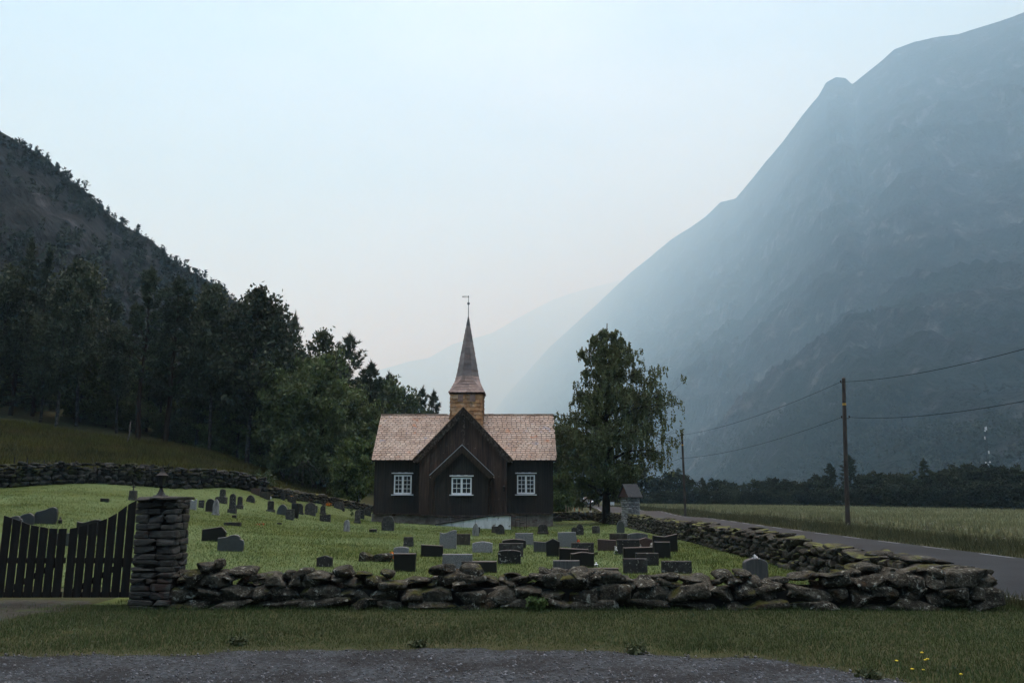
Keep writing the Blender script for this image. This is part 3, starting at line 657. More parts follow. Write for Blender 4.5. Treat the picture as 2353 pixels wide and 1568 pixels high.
for i in range(3): b.add(stone(rr, (PX0 + (PX1 - PX0) * (i + .5) / 3, 12.92, ztop - .035 + rr.normal(0, .004)), ((PX1 - PX0) / 3 * 1.12, .78, .065), 6, 0, .01, 8, 2, .03))
b.build('cap_slab', M_slate, pil)
def post_lantern(x, y, z, s):
    t = thing('post_lantern', 'black Victorian style lantern on top of the slate gatepost', 'lantern', (x, y, z))
    m = MB(); m.lathe((x, y, z), [(.16 * s, 0), (.16 * s, .018 * s), (.10 * s, .03 * s), (.085 * s, .05 * s), (.055 * s, .10 * s), (.035 * s, .16 * s), (.032 * s, .19 * s), (.055 * s, .20 * s)], 12); m.build('pedestal', M_iron, t)
    m = MB(); m.lathe((x, y, z), [(.055 * s, .2 * s), (.075 * s, .215 * s), (.075 * s, .235 * s)], 6); m.build('lamp_base', M_iron, t)
    g = MB(); g.lathe((x, y, z), [(.068 * s, .235 * s), (.115 * s, .445 * s)], 6); g.build('lamp_glass', M_lglass, t)
    m = MB()
    for k in range(6):
        a = 2 * pi * k / 6; m.bar((x + .072 * s * cos(a), y + .072 * s * sin(a), z + .235 * s), (x + .121 * s * cos(a), y + .121 * s * sin(a), z + .445 * s), .014 * s, .014 * s)
    m.lathe((x, y, z), [(.02 * s, .24 * s), (.024 * s, .3 * s), (.02 * s, .34 * s)], 8)
    m.build('glazing_bars', M_iron, t)
    m = MB(); m.lathe((x, y, z), [(.15 * s, .445 * s), (.15 * s, .455 * s), (.10 * s, .485 * s), (.06 * s, .525 * s), (.04 * s, .56 * s), (.03 * s, .58 * s), (.036 * s, .59 * s), (.014 * s, .62 * s), (.010 * s, .68 * s), (.003 * s, .70 * s)], 6); m.build('lamp_roof', M_iron, t)
M_lglass = mk('smoky_lamp_glass', [(.03, .03, .027), (.045, .044, .04)], 5, 3, rough=.15, spec=.5)
lp = at(369, 1138, 12.92); lt = at(369, 1066, 12.92)
post_lantern(lp[0], 12.92, ztop, (lt[2] - ztop) / .70)
# gates
gb = at(200, 1371, 13.05)[2]
edges = [(-1.0, 1176), (0, 1180), (12, 1184), (30, 1190), (48, 1196), (65, 1204), (88, 1208), (106, 1212), (122, 1213), (140, 1214), (152, 1213), (168, 1213), (190, 1208), (222, 1199), (245, 1191), (266, 1180), (286, 1166), (306, 1149)]
etx = np.array([at(a, b_, 13.05)[0] for a, b_ in edges]); etz = np.array([at(a, b_, 13.05)[2] for a, b_ in edges])
def gate(name, label, x0, x1, n, brace):
    t = thing(name, label, 'gate', ((x0 + x1) / 2, 13.05, 0)); p = (x1 - x0) / n
    for i in range(n):
        a = x0 + i * p + .008; c = a + p - .026
        m = MB(); za, zc = np.interp([a, c], etx, etz)
        m.prism([(a, 13.04, gb), (c, 13.04, gb), (c, 13.04, zc), (a, 13.04, za)], (0, .022, 0)); m.build('picket', M_gate, t)
    for z in (.16, .68):
        m = MB(); m.box(((x0 + x1) / 2, 13.085, z), (x1 - x0 - .02, .045, .085), 0); m.build('rail', M_gate, t)
    m = MB(); m.bar(brace[0], brace[1], .04, .08); m.build('brace', M_gate, t)
gxr = at(297, 1371, 13.05)[0]; gmid = at(142, 1371, 13.05)[0]; gxl = gmid - (gxr - gmid)
gate('wooden_gate', 'dark picket gate leaf with upswept top hung on the slate gatepost', gmid + .015, gxr, 7, ((gmid + .12, 13.135, .2), (gxr - .12, 13.135, .66)))
gate('wooden_gate', 'dark picket gate leaf at the left edge, sloping down to the middle', gxl, gmid - .015, 7, ((gxl + .12, 13.135, .2), (gmid - .12, 13.135, .66)))
# far gate pillar with slate roof
def roofed_pillar():
    pb = at(1452, 1206, 46.6); x0 = at(1434, 1200, 46.6)[0]; x1 = at(1469, 1200, 46.6)[0]; zt = at(1450, 1141, 46.6)[2]; zr = at(1450, 1113, 46.6)[2]; zb = g1(6.9, 46.6) - .1
    t = thing('roofed_pillar', 'grey stone gatepost under a small slate saddle roof beside the road', 'gate pillar', (pb[0], 46.9, zb))
    ang = R_(28); cx_, cy_ = (x0 + x1) / 2, 47.0; hw = .38
    # built square then turned so that the gable shows on the left
    r = np.random.default_rng(9); b = SB(); z = zb
    def tp(P): P = np.asarray(P, float); return _rot(P - np.array([cx_, cy_, 0]), 0, 0, ang) + np.array([cx_, cy_, 0])
    while z < zt:
        h = r.uniform(.07, .14); s = -hw
        for nx, ny in ((0, -1), (1, 0), (0, 1), (-1, 0)):
            s = -hw
            while s < hw - .03:
                w_ = min(r.uniform(.14, .36), hw - s)
                c = (cx_ + nx * (hw - .08) - ny * (s + w_ / 2), cy_ + ny * (hw - .08) + nx * (s + w_ / 2), z + h / 2)
                V, Fq = stone(r, c, (w_ if nx == 0 else .2, .2 if nx == 0 else w_, h * .97), 3, 0, .02, 8, 2, .03); b.add((tp(V), Fq)); s += w_
        z += h
    b.build('stone_courses', M_slate_l, t)
    m = MB(); m.box((cx_, cy_, (zb + zt) / 2), (2 * hw - .1, 2 * hw - .1, zt - zb - .02), ang); m.build('mortar_core', M_core, t)
    rw = .52
    def P3(x, y, z): return tp([(cx_ + x, cy_ + y, z)])[0]
    m = MB(); m.prism([P3(-rw + .06, -rw + .05, zt), P3(-rw + .06, rw - .05, zt), P3(-rw + .06, 0, zr - .04)], P3(2 * rw - .12, 0, 0) - P3(0, 0, 0)); m.build('gable_board', M_redwood, t)
    m = MB()
    for sg in (-1, 1):
        a, b_, c, d = P3(-rw, sg * rw, zt - .05), P3(rw, sg * rw, zt - .05), P3(rw, 0, zr), P3(-rw, 0, zr)
        m.prism([a, b_, c, d] if sg < 0 else [b_, a, d, c], (0, 0, .05))
    m.build('saddle_roof', M_slateroof, t)
M_redwood = mk('dark_red_board', [(.035, .014, .011), (.06, .024, .018)], 4, 5, stretch=(1, 1, 6), rough=.7)
M_slateroof = mk('grey_slate_roof', [(.018, .019, .0205), (.034, .036, .039)], 6, 6, rough=.6, spec=.3, spots=[((.14, .14, .13), 9, .67, .72)])
roofed_pillar()

# ================================================================== church
CXX = -3.30
ch = thing('church', 'dark tarred wooden church with slate roof and pointed spire', 'church', (CXX, 55, -.3))
YF, YG, YA = 55.0, 53.0, 51.0          # planes of side arms, gable arm, sacristy
def boards(mb, x0, x1, yface, z0, ztopf, bw=.17, seed=0, side=False):
    r = np.random.default_rng(seed); x = x0
    while x < x1 - .01:
        w_ = min(bw * r.uniform(.85, 1.15), x1 - x)
        if x1 - x - w_ < .05: w_ = x1 - x
        d = r.uniform(0, .016) if (int((x - x0) / bw) % 2 == 0) else .022 + r.uniform(0, .008)
        if not side: mb.prism([(x + .002, yface + d, z0), (x + w_ - .002, yface + d, z0), (x + w_ - .002, yface + d, ztopf(x + w_)), (x + .002, yface + d, ztopf(x))], (0, .08, 0))
        else: mb.prism([(yface, x + .002, z0), (yface, x + w_ - .002, z0), (yface, x + w_ - .002, ztopf(x + w_)), (yface, x + .002, ztopf(x))], (side * (.08 + d * .5), 0, 0))
        x += w_
ZB = at(1000, 1178, YF)[2]; ZE = at(900, 1057, 54.65)[2]; ZR = at(950, 952, 58.1)[2]
XL, XR = at(858, 1150, YF)[0], at(1271, 1150, YF)[0]
YB = 58.1 * 2 - YF; slope_m = (ZR - ZE) / (58.1 - 54.65)
hwG = (at(1162, 1100, YG)[0] - at(961, 1100, YG)[0]) / 2; CXG = (at(1162, 1100, YG)[0] + at(961, 1100, YG)[0]) / 2
ZGp = at(1063, 937, YG - .25)[2]; ZGe = at(950, 1056, YG - .25)[2]; eG = (at(1176, 1056, YG - .25)[0] - at(950, 1056, YG - .25)[0]) / 2
CXG = (at(1176, 1056, YG - .25)[0] + at(950, 1056, YG - .25)[0]) / 2
mG = (ZGp - ZGe) / eG
def zG(x): return ZGp - abs(x - CXG) * mG
hwA = (at(1124, 1140, YA)[0] - at(1001, 1140, YA)[0]) / 2
ZAp = at(1060, 1023, YA - .25)[2]; ZAe = at(990, 1092, YA - .25)[2]; eA = (at(1133, 1092, YA - .25)[0] - at(988, 1092, YA - .25)[0]) / 2
CXA = (at(1133, 1092, YA - .25)[0] + at(988, 1092, YA - .25)[0]) / 2; mA = (ZAp - ZAe) / eA
def zA(x): return ZAp - abs(x - CXA) * mA
# walls
m = MB(); boards(m, XL, CXG - hwG, YF, ZB, lambda x: ZE + .1, seed=1); boards(m, CXG + hwG, XR, YF, ZB, lambda x: ZE + .1, seed=2)
gz = lambda y: ZR - .12 - abs(y - 58.1) * slope_m
boards(m, YF + .02, YB, XR, ZB, gz, seed=3, side=-1); boards(m, YF + .02, YB, XL, ZB, gz, seed=4, side=1)
m.box(((XL + XR) / 2, YB, (ZB + ZE) / 2), (XR - XL, .1, ZE - ZB)); m.build('side_arm_wall', M_wood, ch)
m = MB(); boards(m, CXG - hwG, CXG + hwG, YG, ZB - .02, lambda x: zG(x) - .1, seed=5)
m.build('gable_wall', M_wood_w, ch)
m = MB(); boards(m, YG + .03, YF, CXG - hwG, ZB - .02, lambda y: ZGe + .2, seed=6, side=1); m.build('gable_return_wall', M_wood, ch)
m = MB(); boards(m, YG + .03, YF, CXG + hwG, ZB - .02, lambda y: ZGe + .2, seed=7, side=-1)
m.build('gable_return_wall', M_wood, ch)
m = MB(); boards(m, CXA - hwA, CXA + hwA, YA, ZB - .05, lambda x: zA(x) - .1, bw=.16, seed=8)
boards(m, YA + .03, YG, CXA - hwA, ZB - .05, lambda y: ZAe + .25, seed=9, side=1); boards(m, YA + .03, YG, CXA + hwA, ZB - .05, lambda y: ZAe + .25, seed=10, side=-1)
m.build('sacristy_wall', M_wood, ch)
m = MB()
for (a, b_, y, z) in ((XL - .06, CXG - hwG, YF - .07, ZB), (CXG + hwG, XR + .06, YF - .07, ZB), (CXG - hwG - .05, CXA - hwA, YG - .07, ZB - .02), (CXA + hwA, CXG + hwG + .05, YG - .07, ZB - .02), (CXA - hwA - .05, CXA + hwA + .05, YA - .07, ZB - .05)):
    m = MB(); m.box(((a + b_) / 2, y + .05, z - .03), (b_ - a, .16, .06)); m.build('base_board', M_barge, ch)
m = MB()
for (a, b_, y0, y1, z) in ((XL - .12, XR - .03, YF + .06, YB, ZB - .06), (CXG - hwG + .02, CXG + hwG - .02, YG + .07, YF + .1, ZB - .08), (CXA - hwA + .02, CXA + hwA - .02, YA + .05, YG + .1, ZB - .11)):
    xs_ = np.linspace(a, b_, 14)
    for u, v in zip(xs_[:-1], xs_[1:]):
        d = random.uniform(0, .03); m.box(((u + v) / 2, (y0 + y1) / 2 + d, (z - 1.2) / 2 + z / 2 - .0), (v - u, y1 - y0, z + 1.2 - (z - 1.2) * 0 if False else 1.2 + 0), 0)
m.V = [v_ for v_ in m.V]
m.build('foundation', M_found, ch)
# shingles
def shingles(mb, o, ud, vd, nd, wid, hgt, rh, sw, keep=lambda u, v: True, seed=0, lap=1.25):
    r = np.random.default_rng(seed); o = np.array(o, float); ud = np.array(ud, float); vd = np.array(vd, float); nd = np.array(nd, float)
    nrow = int(round(hgt / rh))
    for k in range(nrow):
        v0 = k * rh; u = -(k % 2) * sw * .5 - r.uniform(0, .05)
        while u < wid:
            w_ = sw * r.uniform(.88, 1.1); a, b_ = max(u, 0), min(u + w_ - .022, wid); u += w_
            if b_ - a < sw * .15 or not keep((a + b_) / 2, v0 + rh / 2): continue
            dv = r.normal(0, .008); top = min(v0 + rh * lap, hgt + .02); q = (b_ - a); lift = .045 + r.uniform(0, .018); c = min(.33 * q, rh * .45)
            pts = [(a, top, .004), (b_, top, .004), (b_, v0 + dv + c, lift * .9), (b_ - c * .30, v0 + dv + c * .28, lift), (b_ - c, v0 + dv, lift), (a + c, v0 + dv, lift), (a + c * .30, v0 + dv + c * .28, lift), (a, v0 + dv + c, lift * .9)]
            T = [o + ud * p + vd * s + nd * t for p, s, t in pts]; B = [x - nd * .034 for x in T[2:]]
            Fq = [(1, 0, 7, 6, 5, 4, 3, 2)] + [(2 + i, 3 + i, 9 + i, 8 + i) for i in range(5)]
            mb.add(T + B, Fq)
vd = np.array([0, 58.1 - 54.6, ZR - ZE]); RL = np.linalg.norm(vd); vd /= RL; nd = np.array([0, -vd[2], vd[1]])
RX0, RX1 = at(853, 1057, 54.6)[0], at(1279, 1057, 54.6)[0]
sh = MB()
def keep_main(u, v):
    x = RX0 + u; z = ZE + vd[2] * v; return zG(x) < z + .25 and not (abs(x - CXX) < 1.0 and v > RL - .15)
shingles(sh, (RX0, 54.6, ZE), (1, 0, 0), vd, nd, RX1 - RX0, RL, .225, .345, keep_main, 3)
m = MB(); m.prism([(RX0 + .03, 54.62, ZE - .09), (RX0 + .03, 58.1, ZR - .07), (RX0 + .03, 61.6, ZE - .09), (RX0 + .03, 61.6, ZE - .01), (RX0 + .03, 58.1, ZR - .004), (RX0 + .03, 54.62, ZE - .012)], (RX1 - RX0 - .06, 0, 0))
m.build('roof_deck', M_wood, ch)
sh.build('slate_roof', M_shing, ch)
n_ = 26
for i in range(n_):
    a = RX0 + (RX1 - RX0) * i / n_; b_ = RX0 + (RX1 - RX0) * (i + 1) / n_
    if abs((a + b_) / 2 - CXX) < 1.25: continue
    m = MB(); m.box(((a + b_) / 2, 58.1, ZR + .015 + random.uniform(0, .02)), (b_ - a - .01, .22, .05)); m.build('ridge_slate', M_shing, ch)
def gable_roof(cx, y0, y1, zp, ze, e, nm, barge, edge=None, bw=.24):
    m = MB()
    for s in (-1, 1):
        a, b_ = np.array([cx + s * (e + .02), y0, ze]), np.array([cx, y0, zp]); P = [a, b_, b_ - (0, 0, .12), a - (0, 0, .12)]
        m.prism(P if s < 0 else P[::-1], (0, y1 - y0, 0))
    m.build(nm, M_shing, ch)
    for s in (-1, 1):
        d = np.array([cx - (cx + s * e), 0, zp - ze]); d /= np.linalg.norm(d); nn = np.array([-d[2] * s, 0, abs(d[0])]); nn = np.array([s * abs(d[2]), 0, abs(d[0])])
        m = MB(); a = np.array([cx + s * (e + .05), y0 - .03, ze - .02]); b_ = np.array([cx, y0 - .03, zp + .02])
        P = [a, b_, b_ - (0, 0, bw * 1.35), a - d * -.0 - nn * bw]; m.prism(P if s > 0 else P[::-1], (0, .035, 0))
        P = [a - nn * bw, b_ - (0, 0, bw * 1.35), b_ - (0, 0, bw * 2.1), a + d * .18 - nn * bw * 1.62]; P = [np.array(q) + (0, .05, 0) for q in P]; m.prism(P if s > 0 else P[::-1], (0, .035, 0))
        m.build('bargeboard', barge, ch)
        m = MB(); m.bar(a + (0, -.02, .035), b_ + (0, -.02, .035), .12, .05 if edge is None else .035); m.build('roof_edge', edge or M_barge, ch)
gable_roof(CXG, YG - .25, 58.0, ZGp, ZGe, eG, 'gable_roof', M_barge, None, .22)
M_zinc = mk('pale_zinc_edge', [(.32, .34, .36), (.42, .44, .46)], 5, 4, rough=.4, metal=.3)
gable_roof(CXA, YA - .25, YG + .05, ZAp, ZAe, eA, 'sacristy_roof', M_wood_w, M_zinc, .22)
m = MB(); m.box((CXG, YG - .015, ZGp - 1.9), (.2, .05, 2.7)); m.build('gable_centre_board', M_barge, ch)
# tower
TX = at(1071.5, 930, 56.9)[0]; th_ = (at(1110, 900, 56.9)[0] - at(1033, 900, 56.9)[0]) / 2 - .04; TY = 58.1; yT = TY - th_
zT0 = ZR - 1.6; zT1 = at(1071, 900, yT)[2]
tw = MB(); tw.box((TX, TY, (zT0 + zT1) / 2), (2 * th_ - .02, 2 * th_ - .02, zT1 - zT0)); tower = tw.build('tower', M_shing_t, ch)
s4 = MB()
for (o, u) in (((TX - th_, TY - th_), (1, 0)), ((TX + th_, TY - th_), (0, 1)), ((TX + th_, TY + th_), (-1, 0)), ((TX - th_, TY + th_), (0, -1))):
    shingles(s4, (o[0], o[1], zT0), (u[0], u[1], 0), (0, 0, 1), (u[1], -u[0], 0), 2 * th_, zT1 - zT0, .29, .31, seed=int(abs(o[0]) * 100))
s4.build('tower_shingles', M_shing_t, tower)
for px in (1057.5, 1085.5):
    c = at(px, 914, yT - .05); m = MB(); m.box((c[0], yT - .055, c[2]), (.38, .06, .5)); m.build('louvre_hatch', M_shing_s, tower)
m = MB(); m.box((TX, TY, zT1 - .07), (2 * th_ + .14, 2 * th_ + .14, .2)); m.build('tower_cornice', M_wood_w, ch)
# flared skirt from square to octagon
zS0, zS1 = zT1 + .0, at(1072, 862, TY - .75)[2]; half0 = (at(1112, 897, yT - .1)[0] - at(1030.5, 897, yT - .1)[0]) / 2; ro = (at(1098, 863, TY - .4)[0] - at(1047, 863, TY - .4)[0]) / 2
def ring(f, z):
    R8 = ro / cos(pi / 8); P = []
    for k in range(8):
        a = -pi / 2 - pi / 8 + k * pi / 4; o = np.array([R8 * cos(a), R8 * sin(a)])
        sq = half0 * np.array([np.sign(o[0]), np.sign(o[1])]); g = f ** 1.0
        P.append((TX + o[0] * f + sq[0] * (1 - f), TY + o[1] * f + sq[1] * (1 - f), z))
    return P
m = MB(); nr = 6; k0 = None
for i in range(nr):
    f0 = (i / nr); f1 = (i + 1) / nr
    g = lambda f: 1 - (1 - f) ** 1.45
    A_ = ring(g(f0), zS0 + (zS1 - zS0) * f0 - .005); B_ = ring(max(g(f1), 0), zS0 + (zS1 - zS0) * f1)
    A_ = [((p[0] - TX) * 1.025 + TX, (p[1] - TY) * 1.025 + TY, p[2]) for p in A_]
    for k in range(8):
        a, b_, c, d = [np.array(q) for q in (A_[k], A_[(k + 1) % 8], B_[(k + 1) % 8], B_[k])]
        w_ = max(np.linalg.norm(b_ - a), .001); ns_ = max(1, int(round(w_ / .32))) if w_ > .25 else 1
        for q in range(ns_):
            t0, t1 = q / ns_, (q + 1) / ns_
            if i % 2 and 0 < q: t0 -= .0
            P = [a + (b_ - a) * t0, a + (b_ - a) * t1, d + (c - d) * t1, d + (c - d) * t0]
            out_ = (P[0] + P[1]) / 2 - np.array([TX, TY, P[0][2]]); out_ /= np.linalg.norm(out_) + 1e-9
            lf = random.uniform(.01, .03); mid = (P[0] + P[1]) / 2
            Q = [P[0] + out_ * lf, mid + out_ * lf - (0, 0, .02), P[1] + out_ * lf, P[2], P[3]]
            m.add(Q + [x - out_ * .03 for x in Q[:3]], [(0, 1, 2, 3, 4), (0, 5, 6, 1), (1, 6, 7, 2)])
m.build('spire_skirt', M_shing_s, ch)
# octagonal spire
zP = at(1073, 724, TY)[2]; m = MB(); nr = 9; lead = MB()
for i in range(nr + 1):
    hfrac = .83; z0 = zS1 + (zP - zS1) * hfrac * i / nr if i < nr else zS1 + (zP - zS1) * hfrac; z1 = zS1 + (zP - zS1) * hfrac * (i + 1) / nr if i < nr else zP
    rz = lambda z: ro * max(.022, (zP - z) / (zP - zS1)) / cos(pi / 8)
    for k in range(8):
        a0 = -pi / 2 - pi / 8 + k * pi / 4; a1 = a0 + pi / 4; lf = random.uniform(.012, .03) if i < nr else .02
        A = np.array([TX + (rz(z0) + lf) * cos(a0), TY + (rz(z0) + lf) * sin(a0), z0]); B = np.array([TX + (rz(z0) + lf) * cos(a1), TY + (rz(z0) + lf) * sin(a1), z0])
        C_ = np.array([TX + rz(z1) * cos(a1), TY + rz(z1) * sin(a1), z1]); D_ = np.array([TX + rz(z1) * cos(a0), TY + rz(z1) * sin(a0), z1])
        M_ = (A + B) / 2 - (0, 0, .03); i_ = np.array([TX, TY, z0]); Q = [A, M_, B, C_, D_]
        (m if i < nr else lead).add(Q + [x + (i_ - x) * .12 for x in Q[:3]], [(0, 1, 2, 3, 4), (0, 5, 6, 1), (1, 6, 7, 2)])
m.build('spire', M_spire, ch); lead.build('spire_tip', M_lead, ch)
# weather vane
zV = at(1073, 679, TY)[2]; vane = MB(); vane.tube([(TX, TY, zP - .1), (TX, TY, zV)], [.028, .016], 8); vn = vane.build('weather_vane', M_iron, ch)
zbv = at(1073, 697, TY)[2]; m = MB(); m.lathe((TX, TY, zbv), [(.002, -.10)] + [(.10 * cos(a), .10 * sin(a)) for a in np.linspace(-1.3, 1.3, 9)] + [(.002, .10)], 14); m.build('vane_ball', M_lead, vn, smooth=True)
zf = at(1073, 681.5, TY)[2]; xl = at(1061.5, 681, TY)[0]; xr_ = at(1076.5, 681, TY)[0]; hh = .052
m = MB(); m.prism([(TX - .05, TY - .01, zf - hh), (TX + .04, TY - .01, zf - hh), (xr_, TY - .01, zf), (TX + .04, TY - .01, zf + hh), (TX - .05, TY - .01, zf + hh)], (0, .02, 0))
m.prism([(xl + .09, TY - .01, zf - hh), (xl + .09, TY - .01, zf + hh), (xl, TY - .01, zf + hh * .6), (xl + .05, TY - .01, zf), (xl, TY - .01, zf - hh * .6)][::-1], (0, .02, 0))
for s in (-1, 1): m.box(((xl + .09 + TX - .05) / 2, TY, zf + s * (hh - .006)), (TX - .05 - xl - .09, .02, .012))
m.build('vane_pennant', M_iron, vn)
SEG = {'2': [((0, 1), (1, 1)), ((1, 1), (1, .5)), ((1, .5), (0, .5)), ((0, .5), (0, 0)), ((0, 0), (1, 0))], '0': [((0, 0), (1, 0)), ((1, 0), (1, 1)), ((1, 1), (0, 1)), ((0, 1), (0, 0))], '1': [((.5, 0), (.5, 1))]}
x0 = xl + .10; dw = (TX - .05 - x0) / 4
for i, d in enumerate('2021'):
    m = MB()
    for (a, b_) in SEG[d]: m.bar((x0 + dw * (i + .15 + .7 * a[0]), TY, zf - hh + .012 + (2 * hh - .024) * a[1]), (x0 + dw * (i + .15 + .7 * b_[0]), TY, zf - hh + .012 + (2 * hh - .024) * b_[1]), .012, .012, (0, 1, 0))
    m.build('date_digit', M_iron, vn)
# windows
def window(px0, px1, py0, py1, yw, rows, lint, sill):
    a = at(px0, py1, yw); b_ = at(px1, py0, yw); x0, x1, z0, z1 = a[0], b_[0], a[2], b_[2]
    m = MB(); fw = .085
    for x in (x0 + fw / 2, x1 - fw / 2): m.box((x, yw - .02, (z0 + z1) / 2), (fw, .09, z1 - z0))
    m.box(((x0 + x1) / 2, yw - .025, (z0 + z1) / 2), (.13, .08, z1 - z0 - 2 * fw))
    for z in (z0 + fw / 2, z1 - fw / 2): m.box(((x0 + x1) / 2, yw - .021, z), (x1 - x0 - 2 * fw, .088, fw * (1 if z > z0 + .2 else 1.25)))
    w_ = m.build('window', M_white, ch)
    g = MB(); g.box(((x0 + x1) / 2, yw - .005, (z0 + z1) / 2), (x1 - x0 - .1, .012, z1 - z0 - .1)); g.build('pane', M_glass, w_)
    g = MB()
    for s in (-1, 1):
        xa = (x0 + x1) / 2 + s * .065; xb = (x1 - fw) if s > 0 else (x0 + fw); lo, hi = min(xa, xb), max(xa, xb)
        g.box(((lo + hi) / 2, yw - .03, (z0 + z1) / 2), (.032, .03, z1 - z0 - 2 * fw))
        for k in range(1, rows): g.box(((lo + hi) / 2, yw - .0335, z0 + fw + (z1 - z0 - 2 * fw) * k / rows), (hi - lo, .03, .034))
    g.build('glazing_bars', M_white, w_)
    a = at(lint[0], lint[2], yw); b_ = at(lint[1], lint[2], yw); g = MB(); n_ = 13
    up = [(a[0] + (b_[0] - a[0]) * i / (4 * n_), yw - .03, a[2] + .028 + .016 * (1 if (i % 16) < 7 and 4 < i < 48 else 0)) for i in range(4 * n_ + 1)]
    g.prism([(a[0], yw - .03, a[2] - .035), (b_[0], yw - .03, a[2] - .035)] + up[::-1], (0, -.1, 0)); g.build('lintel_board', M_white, w_)
    a = at(sill[0], sill[2], yw); b_ = at(sill[1], sill[2], yw); g = MB(); g.box(((a[0] + b_[0]) / 2, yw - .06, a[2]), (b_[0] - a[0], .16, .06)); g.build('sill', M_white, w_)
window(904.5, 946, 1090.5, 1134, YF - .03, 4, (900, 949.5, 1086), (899, 949.5, 1135.8))
window(1187.5, 1228.5, 1090.5, 1133.6, YF - .03, 4, (1183.3, 1232.6, 1086), (1183, 1232.6, 1135.8))
window(1037, 1083.5, 1096, 1134.8, YA - .03, 3, (1033, 1088, 1092.2), (1032.3, 1087.5, 1136.3))
# downpipe, wall lamp
p0 = at(1133, 1094, YA - .2); p1 = at(1122.5, 1108, YA - .05); zb_ = at(1122, 1182, YA)[2]
m = MB(); m.tube([p0, p1, (p1[0], p1[1] - .02, zb_)], .035, 8); m.build('downpipe', M_barkp, ch)
lp = at(1157.8, 1121, YG - .05); m = MB(); m.box((lp[0], YG - .03, lp[2] + .05), (.07, .06, .3)); m.tube([(lp[0], YG - .03, lp[2] + .2), (lp[0], YG - .2, lp[2] + .22), (lp[0], YG - .2, lp[2] + .16)], .015, 6); m.lathe((lp[0], YG - .2, lp[2]), [(.05, -.2), (.085, .08), (.11, .1), (.03, .19), (.005, .23)], 6); m.build('wall_lamp', M_iron, ch)
# ------------------------------------------------------------------ access ramp with railing
YR = 49.75
rp = thing('access_ramp', 'stained white concrete ramp rising to the church side door', 'ramp', (-2.4, YR, -.4))
pa = at(1018, 1203.5, YR); pb = at(1128, 1185.5, YR); pc_ = at(1173.5, 1184.5, YR); zlow = -.6
m = MB(); m.prism([(pa[0] - .5, YR, zlow), (pc_[0], YR, zlow), (pc_[0], YR, pc_[2]), (pb[0], YR, pb[2]), (pa[0], YR, pa[2]), (pa[0] - .5, YR, pa[2] - .08)], (0, 1.15, 0)); m.build('ramp_body', M_conc, rp)
m = MB(); m.bar((pa[0] - .5, YR + .5, pa[2] - .03), (pb[0], YR + .5, pb[2] + .04), 1.1, .07); m.bar((pb[0], YR + .5, pb[2] + .042), (pc_[0] + .03, YR + .5, pc_[2] + .042), 1.1, .075); m.build('ramp_deck', M_core, rp)
rl = MB()
def rz_(x): return np.interp(x, [pa[0], pb[0], pc_[0]], [pa[2], pb[2], pc_[2]])
xs_ = [at(q, 1195, YR)[0] for q in (1011, 1038, 1064, 1091.5, 1119, 1144, 1171)]
for x in xs_: rl.tube([(x, YR - .03, rz_(x) - .25), (x, YR - .03, rz_(x) + .95)], .010, 6)
for h in (.95, .2): rl.tube([(xs_[0], YR - .03, rz_(xs_[0]) + h), (pb[0], YR - .03, rz_(pb[0]) + h), (pc_[0], YR - .03, rz_(pc_[0]) + h)], .010, 6)
for i in range(len(xs_) - 1):
    for k in range(1, 4):
        x = xs_[i] + (xs_[i + 1] - xs_[i]) * k / 4; z = rz_(x); rl.tube([(x, YR - .03, z + .2), (x + .05, YR - .03, z + .45), (x - .04, YR - .03, z + .65), (x, YR - .03, z + .95)], .006, 4)
rl.build('railing', M_iron, rp)
# wooden steps
st = thing('wooden_steps', 'dark wooden steps at the right end of the white ramp', 'steps', (pc_[0] + .5, YR + .5, -.4)); m = MB()
zg = g1(pc_[0] + .6, YR)
for k in range(4):
    z = zg + (pc_[2] - zg) * (1 - k / 4.0); m.box((pc_[0] + .16 + k * .26, YR + .55, z - .02), (.27, 1.0, .05)); m.box((pc_[0] + .04 + k * .26, YR + .55, (z + zg) / 2 - .1), (.03, .98, max(.06, z - zg + .1)))
m.build('step_treads', M_wood_w, st); m = MB()
for (x, dy) in ((pc_[0] + .55, 0), (pc_[0] + .95, 0)): m.tube([(x, YR + .02, zg - .1), (x, YR + .02, zg + 1.0)], .016, 6)
m.tube([(pc_[0], YR + .02, pc_[2] + .95), (pc_[0] + .55, YR + .02, zg + 1.0), (pc_[0] + .95, YR + .02, zg + .85)], .014, 6); m.build('handrail', M_iron, st)
# ================================================================== trees
def leaf_quads(r, C, size, droop=.5, elong=1.7):
    n = len(C); d = r.normal(0, 1, (n, 3)); d[:, 2] -= droop * 1.6; d /= np.linalg.norm(d, axis=1)[:, None]
    e = r.normal(0, 1, (n, 3)); e -= (e * d).sum(1)[:, None] * d; e /= np.linalg.norm(e, axis=1)[:, None]
    s = (size * r.uniform(.6, 1.3, n))[:, None]
    V = np.stack([C - d * s * elong * .5, C + e * s * .5, C + d * s * elong * .5, C - e * s * .5], 1)
    return V
def limb(r, mb, a, dirv, L, r0, up=.3, droop=.4, n=5, wig=.12, sides=5):
    P = [np.array(a, float)]; d = np.array(dirv, float); d /= np.linalg.norm(d)
    for i in range(n):
        f = i / n; d = d + np.array([0, 0, up * (1 - f) - droop * f]) * .35 + r.normal(0, wig, 3); d /= np.linalg.norm(d); P.append(P[-1] + d * L / n)
    P = np.array(P); mb.tube(P, list(np.linspace(r0, r0 * .18, n + 1)), sides, cap=False); return P
def along(P, f):
    x = f * (len(P) - 1); i = min(int(x), len(P) - 2); return P[i] + (P[i + 1] - P[i]) * (x - i)
